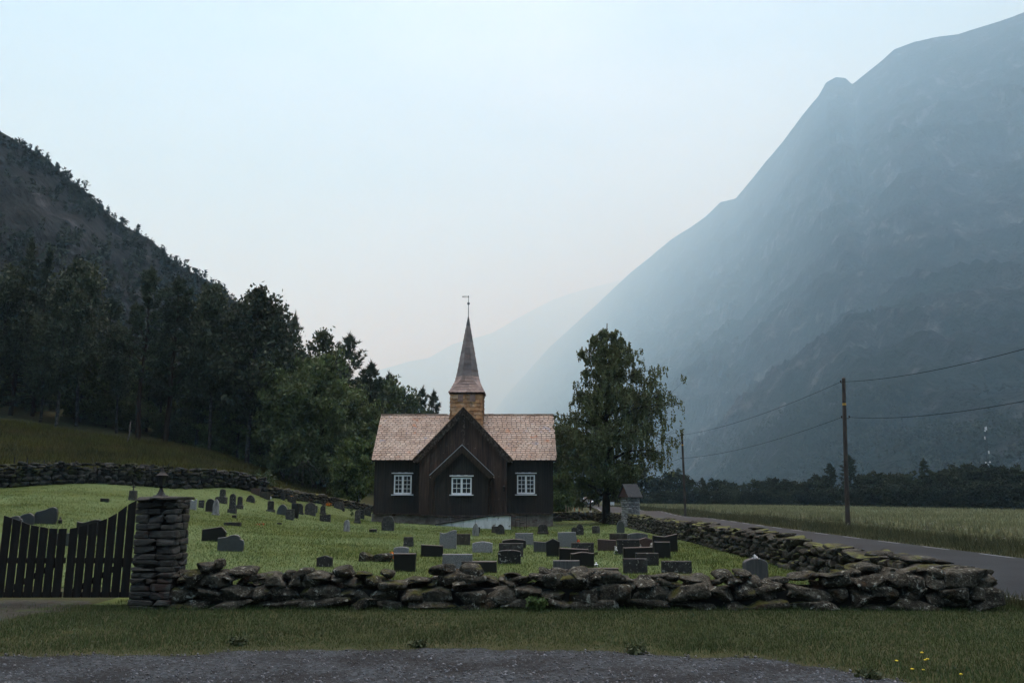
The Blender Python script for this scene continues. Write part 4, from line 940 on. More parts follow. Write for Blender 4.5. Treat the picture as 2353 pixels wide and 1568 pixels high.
def gen_birch(seed, H=12, t0=.12, prof=None, nb=46, nt=7, nl=34, ls=.12, hang=.9, r0=.26, up=.55, wander=.02, lean=(0, 0), crown_w=3.6, strand=False):
    r = np.random.default_rng(seed); mb = MB(); Ls = []
    n = 12; tp = np.array([[lean[0] * (i / n) ** 1.5, lean[1] * (i / n) ** 1.5, H * .97 * i / n] for i in range(n + 1)]) + np.concatenate([np.zeros((1, 3)), np.cumsum(r.normal(0, wander * H / 10, (n, 3)) * np.array([1, 1, .0]), 0)])
    tp[0, 2] = -.3
    mb.tube(tp, list(np.linspace(1, .06, n + 1) ** .85 * r0), 9, cap=False)
    if prof is None:
        def prof(f, az): return crown_w * (np.sin(np.clip(f, 0, 1) ** .75 * pi) ** .7 * .9 + .12)
    for i in range(nb):
        f = (i + r.uniform(0, 1)) / nb; h = t0 + (1 - t0) * f; az = i * 2.39996 + r.normal(0, .3)
        L = prof(f, az) * (r.uniform(.8, 1.03) if strand else r.uniform(.7, 1.12))
        if L < .15 or (strand and f > .55 and r.uniform() < (f - .55) * .8): continue
        a = along(tp, h * .97); u = up * (1 + .9 * f) * r.uniform(.6, 1.3)
        P = limb(r, mb, a, (cos(az), sin(az), u), L * 1.08, max(.014, r0 * .36 * (1 - h) + .012), up * .5, .75, 6, .10)
        for k in range(nt if not strand else int(nt * (.45 + L / 2.4))):
            g = r.uniform(.2, 1) if k else 1.0
            b = along(P, g); d = (P[-1] - P[0]) / np.linalg.norm(P[-1] - P[0]) * .7 + r.normal(0, .6, 3); d[2] = abs(d[2]) * .4
            q = limb(r, mb, b, d, L * .33 * r.uniform(.5, 1.2) + .12, .011, .2, .9, 3, .2, 3)
            m = int(nl * r.uniform(.6, 1.4))
            if strand:
                ns_ = max(2, m // 11); t_ = r.uniform(.15, 1, ns_); root_ = np.array([along(q, t) for t in t_]) + r.normal(0, .05 + .02 * L, (ns_, 3)); ln_ = hang * r.uniform(.25, 1, ns_) * (.3 + .22 * L)
                j = r.integers(0, ns_, m); v = r.uniform(0, 1, m); base = root_[j] + r.normal(0, .035, (m, 3)); base[:, 2] -= v * ln_[j]
            else:
                e = r.uniform(.1, 1, m); base = np.array([along(q, t) for t in e]); sp = .10 + .045 * L
                base += r.normal(0, sp, (m, 3)); base[:, 2] -= r.uniform(0, 1, m) ** 1.6 * hang * (.35 + .25 * L)
            Ls.append(base)
    C = np.concatenate(Ls); return mb, leaf_quads(r, C, ls, .8)
def gen_pine(seed, H=13, W=2.8, t0=.3, nb=40, nc=8, nl=26, ls=.30, r0=.2, spruce=False):
    r = np.random.default_rng(seed); mb = MB(); V = []
    n = 9; tp = np.array([[0, 0, H * i / n] for i in range(n + 1)]) + np.concatenate([np.zeros((1, 3)), np.cumsum(r.normal(0, .05, (n, 3)) * np.array([1, 1, 0]), 0)]); tp[0, 2] = -.3
    mb.tube(tp, list(np.linspace(1, .08, n + 1) * r0), 8, cap=False)
    for i in range(nb):
        f = (i + r.uniform(0, 1)) / nb; h = t0 + (.985 - t0) * f; az = i * 2.39996 + r.normal(0, .4)
        if spruce: L = W * (1 - f) ** .9 * r.uniform(.8, 1.1) + .12
        else: L = W * (np.sin((f * .86 + .14) * pi) ** .8) * (1 - .25 * f) * r.uniform(.55, 1.15) + .15
        a = along(tp, h); P = limb(r, mb, a, (cos(az), sin(az), -.15 if spruce else .25 + .5 * f), L, max(.012, .05 * (1 - h) + .01), .5 if not spruce else .2, -.2 if not spruce else .1, 4, .12, 4)
        for k in range(nc):
            g = 1 - (k / nc) ** 1.1 * .72
            b = along(P, min(g, 1)) + r.normal(0, .07 + .05 * L, 3) * np.array([1, 1, .5])
            m = int(nl * r.uniform(.7, 1.3)); d = r.normal(0, 1, (m, 3)); d[:, 2] = np.abs(d[:, 2]) * .9 + .1; d /= np.linalg.norm(d, axis=1)[:, None]
            e = np.cross(d, r.normal(0, 1, (m, 3))); e /= np.linalg.norm(e, axis=1)[:, None]; s = ls * r.uniform(.6, 1.3, (m, 1)); o = b + r.normal(0, .05, (m, 3))
            V.append(np.stack([o - e * s * .11, o + e * s * .11, o + d * s], 1))
    # leading shoot
    o = tp[-1] + r.normal(0, .05, (60, 3)) * np.array([1, 1, 4]) * .8; d = r.normal(0, .5, (60, 3)) + (0, 0, 1); e = np.cross(d, r.normal(0, 1, (60, 3))); e /= np.linalg.norm(e, axis=1)[:, None]
    V.append(np.stack([o - e * .03, o + e * .03, o + d * ls * .8], 1))
    return mb, np.concatenate(V)
def gen_bushy(seed, H=8, W=3.0, t0=.05, nb=40, nt=8, nl=36, ls=.18, r0=.16):
    return gen_birch(seed, H, t0, lambda f, az: W * (np.sqrt(np.clip(1 - (1.75 * f - .75) ** 2, 0, 1)) * .95 + .08), nb, nt, nl, ls, .25, r0, .6, .03)
TREES = {}
def proto_tree(kind, gen, H, bark, leaf):
    mb, V = gen; k = V.shape[1]
    TREES[kind] = [np.concatenate(mb.V), mb.F, V.reshape(-1, 3), np.arange(len(V) * k).reshape(-1, k), H, bark, leaf, None]
NAMES = {}
def plant(kind, loc, H, label, cat='tree', group=None, wf=1.0, rz=None, name=None):
    T = TREES[kind]; s = H / T[4]
    t = thing(name or 'tree', label, cat, loc, group); t.scale = (s * wf, s * wf, s); t.rotation_euler = (0, 0, random.uniform(0, 6.28) if rz is None else rz)
    if T[7] is None:
        T[7] = []
        for nm, V, Fq, mt in (('trunk', T[0], T[1], T[5]), ('crown', T[2], T[3], T[6])):
            o = npmesh(nm, V, Fq, mt, smooth=(nm == 'trunk')); o.parent = t; T[7].append(o)
    else:
        for q in T[7]:
            c = q.copy(); col.objects.link(c); c.parent = t
    return t
# the big churchyard birch, crown outline read off height by height (left and right reach, metres)
bx = onground(1393, 1199, 45, 56); SC = 50 / F / .985
hz_ = [(742, 0, .1), (760, 24, 28), (785, 40, 40), (806, 70, 46), (825, 55, 70), (850, 54, 92), (880, 60, 112), (905, 66, 140), (930, 68, 150), (955, 78, 152), (985, 116, 156), (1020, 120, 160), (1050, 116, 152), (1070, 112, 122), (1095, 110, 90), (1125, 92, 60)]
hz_ = np.array(hz_, float); bigH = at(1400, 744, bx[1])[2] - bx[2]; zbot = at(1400, 1142, bx[1])[2] - bx[2]; t0b = zbot / bigH
def big_prof(f, az):
    py = 1142 - f * (1142 - 742); l = np.interp(py, hz_[:, 0], hz_[:, 1]); q = np.interp(py, hz_[:, 0], hz_[:, 2]); c = cos(az)
    wgt = .5 + .5 * c; return (l * (1 - wgt) + q * wgt) * SC * 1.04
proto_tree('big_birch', gen_birch(21, bigH * 1.035, t0b, big_prof, 128, 10, 50, .095, .9, .30, .26, .012, (.3, 0), strand=True), bigH, M_bark, M_birch)
plant('big_birch', (bx[0], bx[1], bx[2]), bigH, 'big weeping birch growing at the wall between the church and the road', rz=0, name='birch_tree')
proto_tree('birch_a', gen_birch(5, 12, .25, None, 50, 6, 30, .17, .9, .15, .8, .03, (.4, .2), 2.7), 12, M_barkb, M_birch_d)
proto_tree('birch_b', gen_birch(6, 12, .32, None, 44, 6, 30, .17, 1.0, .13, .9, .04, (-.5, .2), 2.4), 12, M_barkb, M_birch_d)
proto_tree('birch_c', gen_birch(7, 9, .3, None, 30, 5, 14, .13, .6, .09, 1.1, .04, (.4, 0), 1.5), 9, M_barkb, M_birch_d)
proto_tree('pine_a', gen_pine(8, 13, 2.5, .34, 44, 8, 26, .34), 13, M_barkp, M_pine)
proto_tree('pine_b', gen_pine(9, 11, 2.3, .28, 38, 8, 26, .34), 11, M_barkp, M_pine)
proto_tree('spruce', gen_pine(10, 14, 2.6, .06, 80, 7, 18, .36, .2, True), 14, M_barkp, M_pine)
proto_tree('bushy', gen_bushy(11), 8, M_bark, M_leaf)
proto_tree('maple', gen_bushy(12, 6, 2.2, .04, 34, 7, 30, .2, .12), 6, M_bark, M_leaf_l)
proto_tree('far_round', gen_bushy(13, 7, 2.9, .0, 30, 6, 22, .27, .12), 7, M_bark, M_dist)
proto_tree('far_round2', gen_bushy(14, 7, 2.4, .0, 28, 6, 22, .27, .12), 7, M_bark, M_dist)
proto_tree('far_conifer', gen_pine(15, 10, 2.4, .05, 60, 6, 14, .42, .14, True), 10, M_barkp, M_dist)
proto_tree('far_pine', gen_pine(16, 10, 2.3, .1, 44, 7, 22, .42, .14), 10, M_barkp, M_dist)
def tree_at(kind, px, ptop, Y, label, wf=1.0, group=None, name='tree', zb=None, rz=None):
    p = at(px, ptop, Y); z = float(GG(np.array([p[0]]), np.array([Y]))[0]) if zb is None else zb
    return plant(kind, (p[0], Y, z - .05), p[2] - z, label, 'tree', group, wf, rz, name)
# forest edge on the left
for a in [
 ('spruce', 72, 552, 66, 'tall dark spruce, highest tree at the left edge of the wood', .85, 'spruce_tree'),
 ('spruce', 118, 574, 68, 'dark spruce just right of the tallest spruce', .8, 'spruce_tree'),
 ('birch_a', 22, 610, 64, 'broad dark birch at the far left above the meadow', 1.05, 'birch_tree'),
 ('birch_b', 215, 598, 67, 'round-topped birch left of the dark pine pair', 1.0, 'birch_tree'),
 ('birch_a', 165, 640, 64, 'bushy dark birch in front of the round-topped birch', .9, 'birch_tree'),
 ('pine_a', 352, 622, 66, 'tall dark pine, left one of the pine pair above the meadow', .95, 'pine_tree'),
 ('pine_b', 410, 646, 68, 'dark pine, right one of the pine pair above the meadow', 1.0, 'pine_tree'),
 ('birch_b', 508, 646, 68, 'slim birch between the dark pines and the broad silvery birch', .9, 'birch_tree'),
 ('birch_a', 592, 657, 68, 'broad silvery birch, tallest right of the pines', 1.05, 'birch_tree'),
 ('birch_a', 642, 706, 70, 'lower birch on the right shoulder of the silvery birch', .9, 'birch_tree'),
 ('pine_b', 678, 730, 73, 'narrow dark pine top beside the silvery birch', .55, 'pine_tree'),
 ('birch_c', 738, 744, 74, 'thin airy birch standing against the sky', 1.1, 'birch_tree'),
 ('bushy', 735, 835, 70, 'rounded bushy tree below the thin airy birch', .95, 'leafy_tree'),
 ('bushy', 662, 860, 66, 'dark bushy tree with low branches over the mossy wall', .9, 'leafy_tree'),
 ('pine_a', 806, 772, 80, 'open-crowned pine standing clear against the sky left of the church', .95, 'pine_tree'),
 ('pine_b', 852, 838, 84, 'pine on the right flank of the open-crowned pine', 1.0, 'pine_tree'),
 ('bushy', 795, 905, 76, 'leafy tree under the open-crowned pine', .9, 'leafy_tree'),
 ('pine_b', 893, 862, 92, 'pine peeping over the left end of the church roof', .85, 'pine_tree'),
 ('pine_a', 926, 892, 96, 'lower pine right of the one over the roof end', .75, 'pine_tree'),
 ('pine_b', 972, 894, 110, 'small pale pine over the roof, left of the tower', .75, 'pine_tree'),
 ('pine_b', 996, 902, 112, 'small pale pine over the roof, nearest the tower', .75, 'pine_tree'),
 ('birch_b', 770, 800, 84, 'soft green birch between the thin airy birch and the open-crowned pine', 1.1, 'birch_tree'),
 ('bushy', 868, 884, 90, 'soft rounded tree directly behind the left roof end of the church', 1.0, 'leafy_tree'),
 ('bushy', 940, 918, 104, 'low rounded treetop showing over the church roof midway to the tower', .8, 'leafy_tree'),
 ('maple', 828, 1012, 67, 'light green maple leaning out at the left corner of the church', .95, 'maple_tree'),
 ('maple', 800, 1062, 66, 'low light green maple bush beside the church corner', 1.2, 'maple_tree'),
 ('bushy', 850, 940, 78, 'shadowed leafy tree close behind the left church arm', .9, 'leafy_tree'),
 ('bushy', 700, 985, 68, 'dark shrubby tree behind the bare branches', 1.1, 'leafy_tree'),
]: tree_at(a[0], a[1], a[2], a[3], a[4], a[5], None, a[6])
rt = random.Random(4)
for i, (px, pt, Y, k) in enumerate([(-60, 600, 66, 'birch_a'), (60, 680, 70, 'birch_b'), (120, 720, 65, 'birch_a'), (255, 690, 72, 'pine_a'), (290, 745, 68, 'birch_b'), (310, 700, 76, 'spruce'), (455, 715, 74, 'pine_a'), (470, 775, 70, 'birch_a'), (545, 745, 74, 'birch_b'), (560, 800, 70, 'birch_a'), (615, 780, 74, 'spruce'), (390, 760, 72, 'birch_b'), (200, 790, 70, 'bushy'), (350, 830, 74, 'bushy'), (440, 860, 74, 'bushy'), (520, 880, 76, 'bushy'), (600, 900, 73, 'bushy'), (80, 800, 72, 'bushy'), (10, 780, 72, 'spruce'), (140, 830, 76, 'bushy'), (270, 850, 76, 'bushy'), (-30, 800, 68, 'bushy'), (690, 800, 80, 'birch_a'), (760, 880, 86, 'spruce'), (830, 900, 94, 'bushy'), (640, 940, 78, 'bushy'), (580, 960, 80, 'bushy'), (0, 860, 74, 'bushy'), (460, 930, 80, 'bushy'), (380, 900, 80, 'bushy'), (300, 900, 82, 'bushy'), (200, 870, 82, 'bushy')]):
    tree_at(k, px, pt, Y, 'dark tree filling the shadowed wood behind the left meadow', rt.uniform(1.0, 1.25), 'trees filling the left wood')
for i in range(30):
    px = -40 + i * 27 + rt.uniform(-10, 10); Y = rt.uniform(70, 77)
    tree_at('bushy', px, np.interp(px, [0, 300, 500, 700, 800], [880, 925, 955, 1000, 1040]) + rt.uniform(-15, 15), Y, 'low dark bush in the shade under the trees of the left wood', 1.7, 'undergrowth of the left wood', 'bush')
# right of the church
for a in [
 ('bushy', 1292, 985, 75, 'grey-green leafy tree rising behind the right end of the church roof', .6, 'leafy_tree'),
 ('maple', 1284, 1092, 69, 'yellow-green bush at the right corner of the church', 1.0, 'leafy_bush'),
 ('far_round', 1305, 1010, 150, 'dark tree beside the road left of the car', .9, 'leafy_tree'),
 ('far_pine', 1336, 1020, 175, 'dark pine directly behind the car', .8, 'pine_tree'),
 ('far_round2', 1362, 1060, 190, 'dark leafy tree behind the car and signpost', 1.0, 'leafy_tree'),
 ('far_round', 1420, 1078, 185, 'dark tree behind the big birch trunk at the field end', 1.3, 'leafy_tree')]: tree_at(a[0], a[1], a[2], a[3], a[4], a[5], None, a[6]) 
FARL = {1905: 'ragged dark conifer, left one of the two beside the tall utility pole', 1946: 'ragged dark conifer right behind the tall utility pole', 2122: 'lone dark conifer standing above the tree belt at the right', 1708: 'small pointed conifer halfway between the two utility poles', 1612: 'pointed dark tree just right of the farther utility pole', 1548: 'dark round tree just left of the farther utility pole', 2222: 'tallest round crown in the tree belt below the mast'}
for i, (px, pt, Y, k, wf) in enumerate([(1470, 1090, 180, 'far_round', 1.5), (1505, 1100, 178, 'far_round2', 1.5), (1548, 1088, 176, 'far_round', 1.3), (1580, 1104, 174, 'far_round2', 1.6), (1612, 1098, 168, 'far_pine', 1.2), (1645, 1106, 165, 'far_round', 1.6), (1680, 1110, 160, 'far_round2', 1.6), (1708, 1108, 156, 'far_conifer', 1.3), (1740, 1108, 152, 'far_round', 1.7), (1775, 1100, 150, 'far_round2', 1.5), (1810, 1108, 147, 'far_round', 1.7), (1845, 1110, 144, 'far_round2', 1.7), (1880, 1098, 140, 'far_round', 1.4), (1905, 1066, 138, 'far_pine', 1.15), (1946, 1048, 136, 'far_pine', 1.25), (1985, 1092, 134, 'far_round2', 1.4), (2020, 1092, 132, 'far_round', 1.4), (2055, 1096, 130, 'far_round2', 1.5), (2085, 1092, 127, 'far_round', 1.3), (2122, 1056, 125, 'far_conifer', 1.25), (2150, 1086, 122, 'far_round2', 1.3), (2185, 1080, 120, 'far_round', 1.2), (2222, 1070, 118, 'far_round2', 1.15), (2255, 1078, 117, 'far_round', 1.2), (2290, 1074, 115, 'far_round2', 1.2), (2325, 1080, 113, 'far_round', 1.2), (2360, 1082, 112, 'far_round2', 1.2), (2400, 1078, 111, 'far_round', 1.2), (2460, 1076, 110, 'far_round2', 1.2)]):
    tree_at(k, px, pt, Y + 6, FARL.get(px, 'dark round tree in the tree belt along the far edge of the field'), wf, None if px in FARL else 'trees along the field edge')
for i in range(34):
    px = 1450 + i * 29 + rt.uniform(-8, 8); Y = np.interp(px, [1450, 1750, 1950, 2400], [176, 150, 134, 110]) + 3
    tree_at('far_round' if i % 2 else 'far_round2', px, np.interp(px, [1450, 1900, 2400], [1132, 1122, 1108]) + rt.uniform(-5, 6), Y, 'low dark bush at the foot of the tree belt beyond the field', 1.9, 'bushes along the field edge', 'bush')
# bare stems and shrubs
m = MB(); a = onground(290, 1022, 50, 70); b = at(300, 968, a[1]); m.tube([a - (0, 0, .1), (a + b) / 2 + (.08, 0, 0), b], [.06, .05, .03], 7); tag(m.build('leaning_birch_stem', M_wbirch if 'M_wbirch' in globals() else M_conc, None, True, a), 'short pale leaning birch stem at the foot of the dark wood', 'tree trunk')
m = MB(); rb = np.random.default_rng(3); top = at(698, 1060, 58.0)
for (px, py, c) in [(652, 1126, -16), (668, 1122, -4), (690, 1131, 5), (718, 1128, 14), (750, 1136, 22)]:
    a_ = top + rb.normal(0, .08, 3); e_ = at(px, py, 58.0 + rb.normal(0, .4)); k_ = (a_ + e_) / 2 + np.array([c * .022, 0, .35])
    ts_ = np.linspace(0, 1, 9); P = [a_ * (1 - t) ** 2 + 2 * k_ * t * (1 - t) + e_ * t * t + rb.normal(0, .035, 3) for t in ts_]
    m.tube(P, list(np.linspace(.022, .006, 9)), 5)
    q = P[5]; m.tube([q, q + (c * .02, 0, -.35), q + (c * .035, .1, -.8)], [.010, .007, .004], 4)
tag(m.build('bare_branches', M_deadw if 'M_deadw' in globals() else M_barkb, None, True, top), 'pale bare branches hanging down over the mossy wall', 'dead branch')
def shrub(px, py, Y, H, W, label, leaf, seed, n=1100, ls=.1, nm='shrub'):
    p = at(px, py, Y); r = np.random.default_rng(seed); z = g1(p[0], Y); t = thing(nm, label, 'shrub', (p[0], Y, z))
    m = MB(); C = []
    for i in range(14):
        az = r.uniform(0, 6.28); P = limb(r, m, (p[0], Y, z - .05), (cos(az) * W / H, sin(az) * W / H, .8), H * r.uniform(.7, 1.05), .014, .1, .5, 4, .15, 4)
        C += [along(P, q) for q in r.uniform(.25, 1, n // 14)]
    C = np.array(C) + r.normal(0, .07 * W, (len(C), 3)); V = leaf_quads(r, C, ls, .2, 1.5)
    m.build('stems', M_bark, t); npmesh('leaves', V.reshape(-1, 3), np.arange(len(V) * 4).reshape(-1, 4), leaf, t); return t
shrub(588, 1115, 52.5, 1.5, 1.6, 'spreading green shrub at the right end of the boulder wall', M_leaf, 2)
shrub(478, 1098, 51, .9, .7, 'yellow-green bush on top of the boulder wall', M_leaf_l, 3, 600, .09)
shrub(1300, 1150, 68, .9, 1.3, 'straw-coloured shrub behind the wall right of the church', M_verge, 4, 900, .09)
shrub(1322, 1152, 69, .9, 1.2, 'low dry bush behind the wall beside the marker stakes', M_verge, 5, 900, .09)
shrub(2122, 1160, 130, 1.8, 2.0, 'pale scrub bush in front of the dark belt below the lone conifer', M_verge, 6, 700, .2)
# ================================================================== gravestones
M_gblack = mk('polished_black_granite', [(.008, .008, .008), (.013, .012, .012)], 30, 4, rough=.35, spec=.35, objrand=.3)
M_gdark = mk('dark_lichened_stone', [(.014, .013, .012), (.028, .026, .024), (.05, .047, .044)], 7, 8, rough=.75, bump=.5, bscale=25, objrand=.3, spots=[((.22, .22, .20), 17, .60, .66)])
M_gmott = mk('mottled_grey_headstone', [(.018, .017, .016), (.04, .038, .035), (.08, .076, .071)], 7, 8, rough=.85, bump=.5, bscale=22, objrand=.25, spots=[((.2, .2, .18), 13, .60, .67), ((.02, .02, .018), 5, .60, .70)])
M_gblich = mk('black_stone_with_lichen_rosettes', [(.010, .010, .010), (.018, .017, .016)], 9, 5, rough=.6, spots=[((.30, .30, .28), 13, .61, .64)])
M_ggran = mk('grey_granite', [(.06, .062, .062), (.14, .143, .143), (.24, .245, .245)], 55, 4, rough=.8, bump=.3, bscale=60, objrand=.12, spots=[((.06, .06, .055), 9, .68, .76)])
M_gpale = mk('pale_granite', [(.10, .104, .107), (.19, .194, .198), (.30, .305, .31)], 50, 4, rough=.8, bump=.3, bscale=60, objrand=.12, spots=[((.12, .12, .11), 6, .66, .76)])
M_gmarb = mk('weathered_marble', [(.10, .096, .092), (.2, .196, .19), (.31, .308, .30)], 5, 6, stretch=(3, 3, .7), rough=.75, bump=.2, bscale=25, spots=[((.12, .10, .085), 3.5, .58, .68)])
M_gblue = mk('dark_blue_slate', [(.03, .034, .038), (.045, .05, .054)], 14, 6, rough=.4, bump=.15, bscale=40, objrand=.2, spec=.5)
M_gslate = mk('grey_green_slate', [(.045, .05, .046), (.06, .066, .062)], 5, 6, rough=.55, bump=.2, bscale=20, objrand=.15)
M_gred = mk('red_brown_granite', [(.035, .022, .018), (.06, .038, .032), (.085, .056, .048)], 45, 4, rough=.5, objrand=.2)
M_gbrown = mk('brown_stained_stone', [(.022, .019, .015), (.045, .039, .03), (.075, .066, .052)], 4, 7, stretch=(3, 3, .6), rough=.8, bump=.4, bscale=20, objrand=.2, spots=[((.14, .135, .12), 15, .62, .68)])
M_ggrey = mk('streaked_grey_slab', [(.045, .046, .047), (.07, .072, .073), (.10, .10, .10)], 5, 7, stretch=(6, 6, .5), rough=.6, objrand=.15, spots=[((.05, .05, .048), 20, .64, .7)])
def prof_of(shape):
    a = np.linspace(0, pi, 15)
    if shape == 'rect': p = [(1, 1), (-1, 1)]
    elif shape == 'flare': return [(-.9, 0), (.9, 0), (1, 1), (-1, 1)]
    elif shape == 'taper': return [(-1, 0), (1, 0), (.84, .97), (.7, 1), (-.7, 1), (-.84, .97)]
    elif shape == 'arch': p = [(cos(t), .55 + .45 * sin(t)) for t in a]
    elif shape == 'half': p = [(cos(t), .12 + .88 * sin(t)) for t in a]
    elif shape == 'seg': p = [(cos(t), .86 + .14 * sin(t)) for t in a]
    elif shape == 'round': p = [(.96 * cos(t), .70 + .30 * sin(t) ** .8) for t in a]
    elif shape == 'gothic': p = [(1, .45), (.95, .62), (.78, .78), (.5, .9), (.2, .98), (0, 1), (-.2, .98), (-.5, .9), (-.78, .78), (-.95, .62), (-1, .45)]
    elif shape == 'gable': p = [(1, .84), (0, 1), (-1, .84)]
    elif shape == 'lowgable': p = [(1, .86), (.72, .93), (.1, 1), (-.1, 1), (-.72, .93), (-1, .86)]
    elif shape == 'wave': p = [(1, .97)] + [(u, .84 + .16 * (.5 + .5 * math.sin((u - .1) * 2.6))) for u in np.linspace(.95, -1, 14)]
    elif shape == 'wavel': p = [(u, .86 + .10 * (.5 + .5 * math.sin(u * 3.2 + .3)) + .04 * (1 - u)) for u in np.linspace(1, -1, 15)]
    elif shape == 'slope': p = [(1, .60), (.92, .80), (.6, .97), (.4, 1), (-.2, .92), (-.6, .78), (-1, .70)]
    elif shape == 'drop': return [(-.85, 0), (.8, 0), (.95, .35), (.98, .7), (.85, .93), (.55, 1), (.3, .97), (-.1, .86), (-.5, .80), (-.85, .76), (-1, .65), (-1, .4)]
    elif shape == 'shoulder': p = [(1, .66), (.92, .74), (.86, .76)] + [(.80 * cos(t), .80 + .20 * sin(t)) for t in a] + [(-.86, .76), (-.92, .74), (-1, .66)]
    elif shape == 'concave': p = [(1, .95), (.9, 1)] + [(u, .90 + .06 * math.cos(u * 6)) for u in np.linspace(.75, -.75, 11)] + [(-.9, 1), (-1, .95)]
    elif shape == 'double': return [(-1, 0), (.9, 0), (1, .35), (1, .55), (.93, .70), (.78, .75), (.70, .76), (.66, .88), (.5, .97), (.25, 1), (0, .97), (-.4, .88), (-1, .84)]
    elif shape == 'peakl': p = [(1, .70), (.95, .74), (.62, 1), (.50, 1), (-.95, .86), (-1, .80)]
    elif shape == 'steep': p = [(1, .86), (-.25 + .5, 1), (-1, .89)]
    elif shape == 'winged': p = [(1, 1), (.5, .93), (0, .86), (-.6, .89), (-1, .93)]
    elif shape == 'bookstep': p = [(1, .72), (.97, .76), (.92, .76), (.9, 1), (-1, .97)]
    elif shape == 'curve': p = [(cos(t), .84 + .16 * sin(t)) for t in a]
    elif shape == 'swave': p = [(1, .93), (.7, .94), (.35, .99), (0, 1), (-.3, .97), (-.7, .92), (-1, .92)]
    elif shape == 'gothicl': p = [(1, .7), (.8, .84), (.3, .95), (0, 1), (-.3, .95), (-.8, .84), (-1, .7)]
    elif shape == 'tiltl': p = [(1, .92), (-1, 1)]
    elif shape == 'tiltr': p = [(1, 1), (-1, .95)]
    elif shape == 'broken': p = [(1, .90), (.7, 1), (.3, .94), (-.2, 1), (-.6, .93), (-1, .96)]
    return [(-1, 0), (1, 0)] + list(p)
def slab(mb, c, hw, h, th, shape, yaw=0, bev=.012, lean=0):
    pr = np.array(prof_of(shape), float); cen = np.array([0, .5]); n = len(pr)
    u = pr[:, 0] * hw; z = pr[:, 1] * h; iu = u * (1 - bev / max(hw, .05)); iz = np.where(pr[:, 1] > .02, z - bev, z)
    V = []
    for (uu, zz_, y) in ((iu, iz, -th / 2), (u, z, -th / 2 + bev), (u, z, th / 2 - bev), (iu, iz, th / 2)):
        V += [(a, y + lean * b_, b_) for a, b_ in zip(uu, zz_)]
    V = _rot(np.array(V), 0, 0, yaw) + np.array(c)
    Fc = [tuple(range(n)), tuple(range(3 * n, 4 * n))[::-1]]
    for k in range(3):
        for i in range(n): j = (i + 1) % n; Fc.append((k * n + i, (k + 1) * n + i, (k + 1) * n + j, k * n + j)[::-1])
    mb.add(V, Fc)
GRP = 'gravestones in the churchyard'
rg = np.random.default_rng(19)
def grave(T, xl, xr, yt, yb, shape, mat, label, th=None, plinth=None, yaw=None, Y=None, cap=None, lean=None, base=None):
    """T maps a crop's pixel to the picture; the foot is set on the ground there"""
    (pxl, pyt), (pxr, pyb) = T(xl, yt), T(xr, yb); pxm = (pxl + pxr) / 2
    if Y is None: p = onground(pxm, pyb, 13.6); Y = p[1]
    else: p = at(pxm, pyb, Y); p[2] = g1(p[0], Y)
    z0 = p[2]; ztop = at(pxm, pyt, Y)[2]; hw = (at(pxr, pyb, Y)[0] - at(pxl, pyb, Y)[0]) / 2; h = max(ztop - z0, .08)
    th = th or float(np.clip(.16 * (2 * hw) + .06, .08, .2)); yaw = rg.normal(0, .06) if yaw is None else yaw; lean = rg.normal(0, .02) if lean is None else lean
    if plinth is None:
        m = MB(); slab(m, (0, 0, -.06), hw, h + .06, th, shape, yaw, .012, lean)
        o = m.build('gravestone', mat); o.location = (p[0], Y, z0)
    else:
        o = thing('gravestone', label, 'gravestone', (p[0], Y, z0)); pw, phh = plinth; hs = h - phh
        m = MB(); slab(m, (p[0], Y, z0 + phh - .01), hw * pw, hs + .01, th, shape, yaw, .012, lean); m.build('headstone', mat, o)
        m = MB(); slab(m, (p[0], Y, z0 - .06), hw, phh + .06, th * 1.7, 'rect', yaw, .015); m.build('plinth', base or mat, o)
    tag(o, label, 'gravestone', GRP)
    return p
P_ = lambda x, y: (x, y)
# --- beyond the gate
grave(c2, 345, 545, 518, 688, 'drop', M_gblue, 'tall smooth slate headstone with an uneven rounded top, behind the gate', yaw=.25)
grave(c2, 165, 320, 578, 692, 'slope', M_gblue, 'dark humped headstone left of the tall smooth slate one behind the gate', yaw=.2)
grave(c2, 60, 205, 603, 700, 'double', M_ggrey, 'pale double-lobed headstone farthest left behind the gate', yaw=.2)
grave(c2, 752, 960, 640, 800, 'wave', M_gblack, 'black headstone with a wavy top rising behind the gate pickets by the post', yaw=.1)
grave(c2, 540, 682, 772, 900, 'rect', M_gslate, 'grey-green slab seen only between the gate pickets')
grave(c2, 980, 1060, 432, 472, 'tiltl', M_gblack, 'small black plaque tilted in the grass left of the lantern', th=.12)
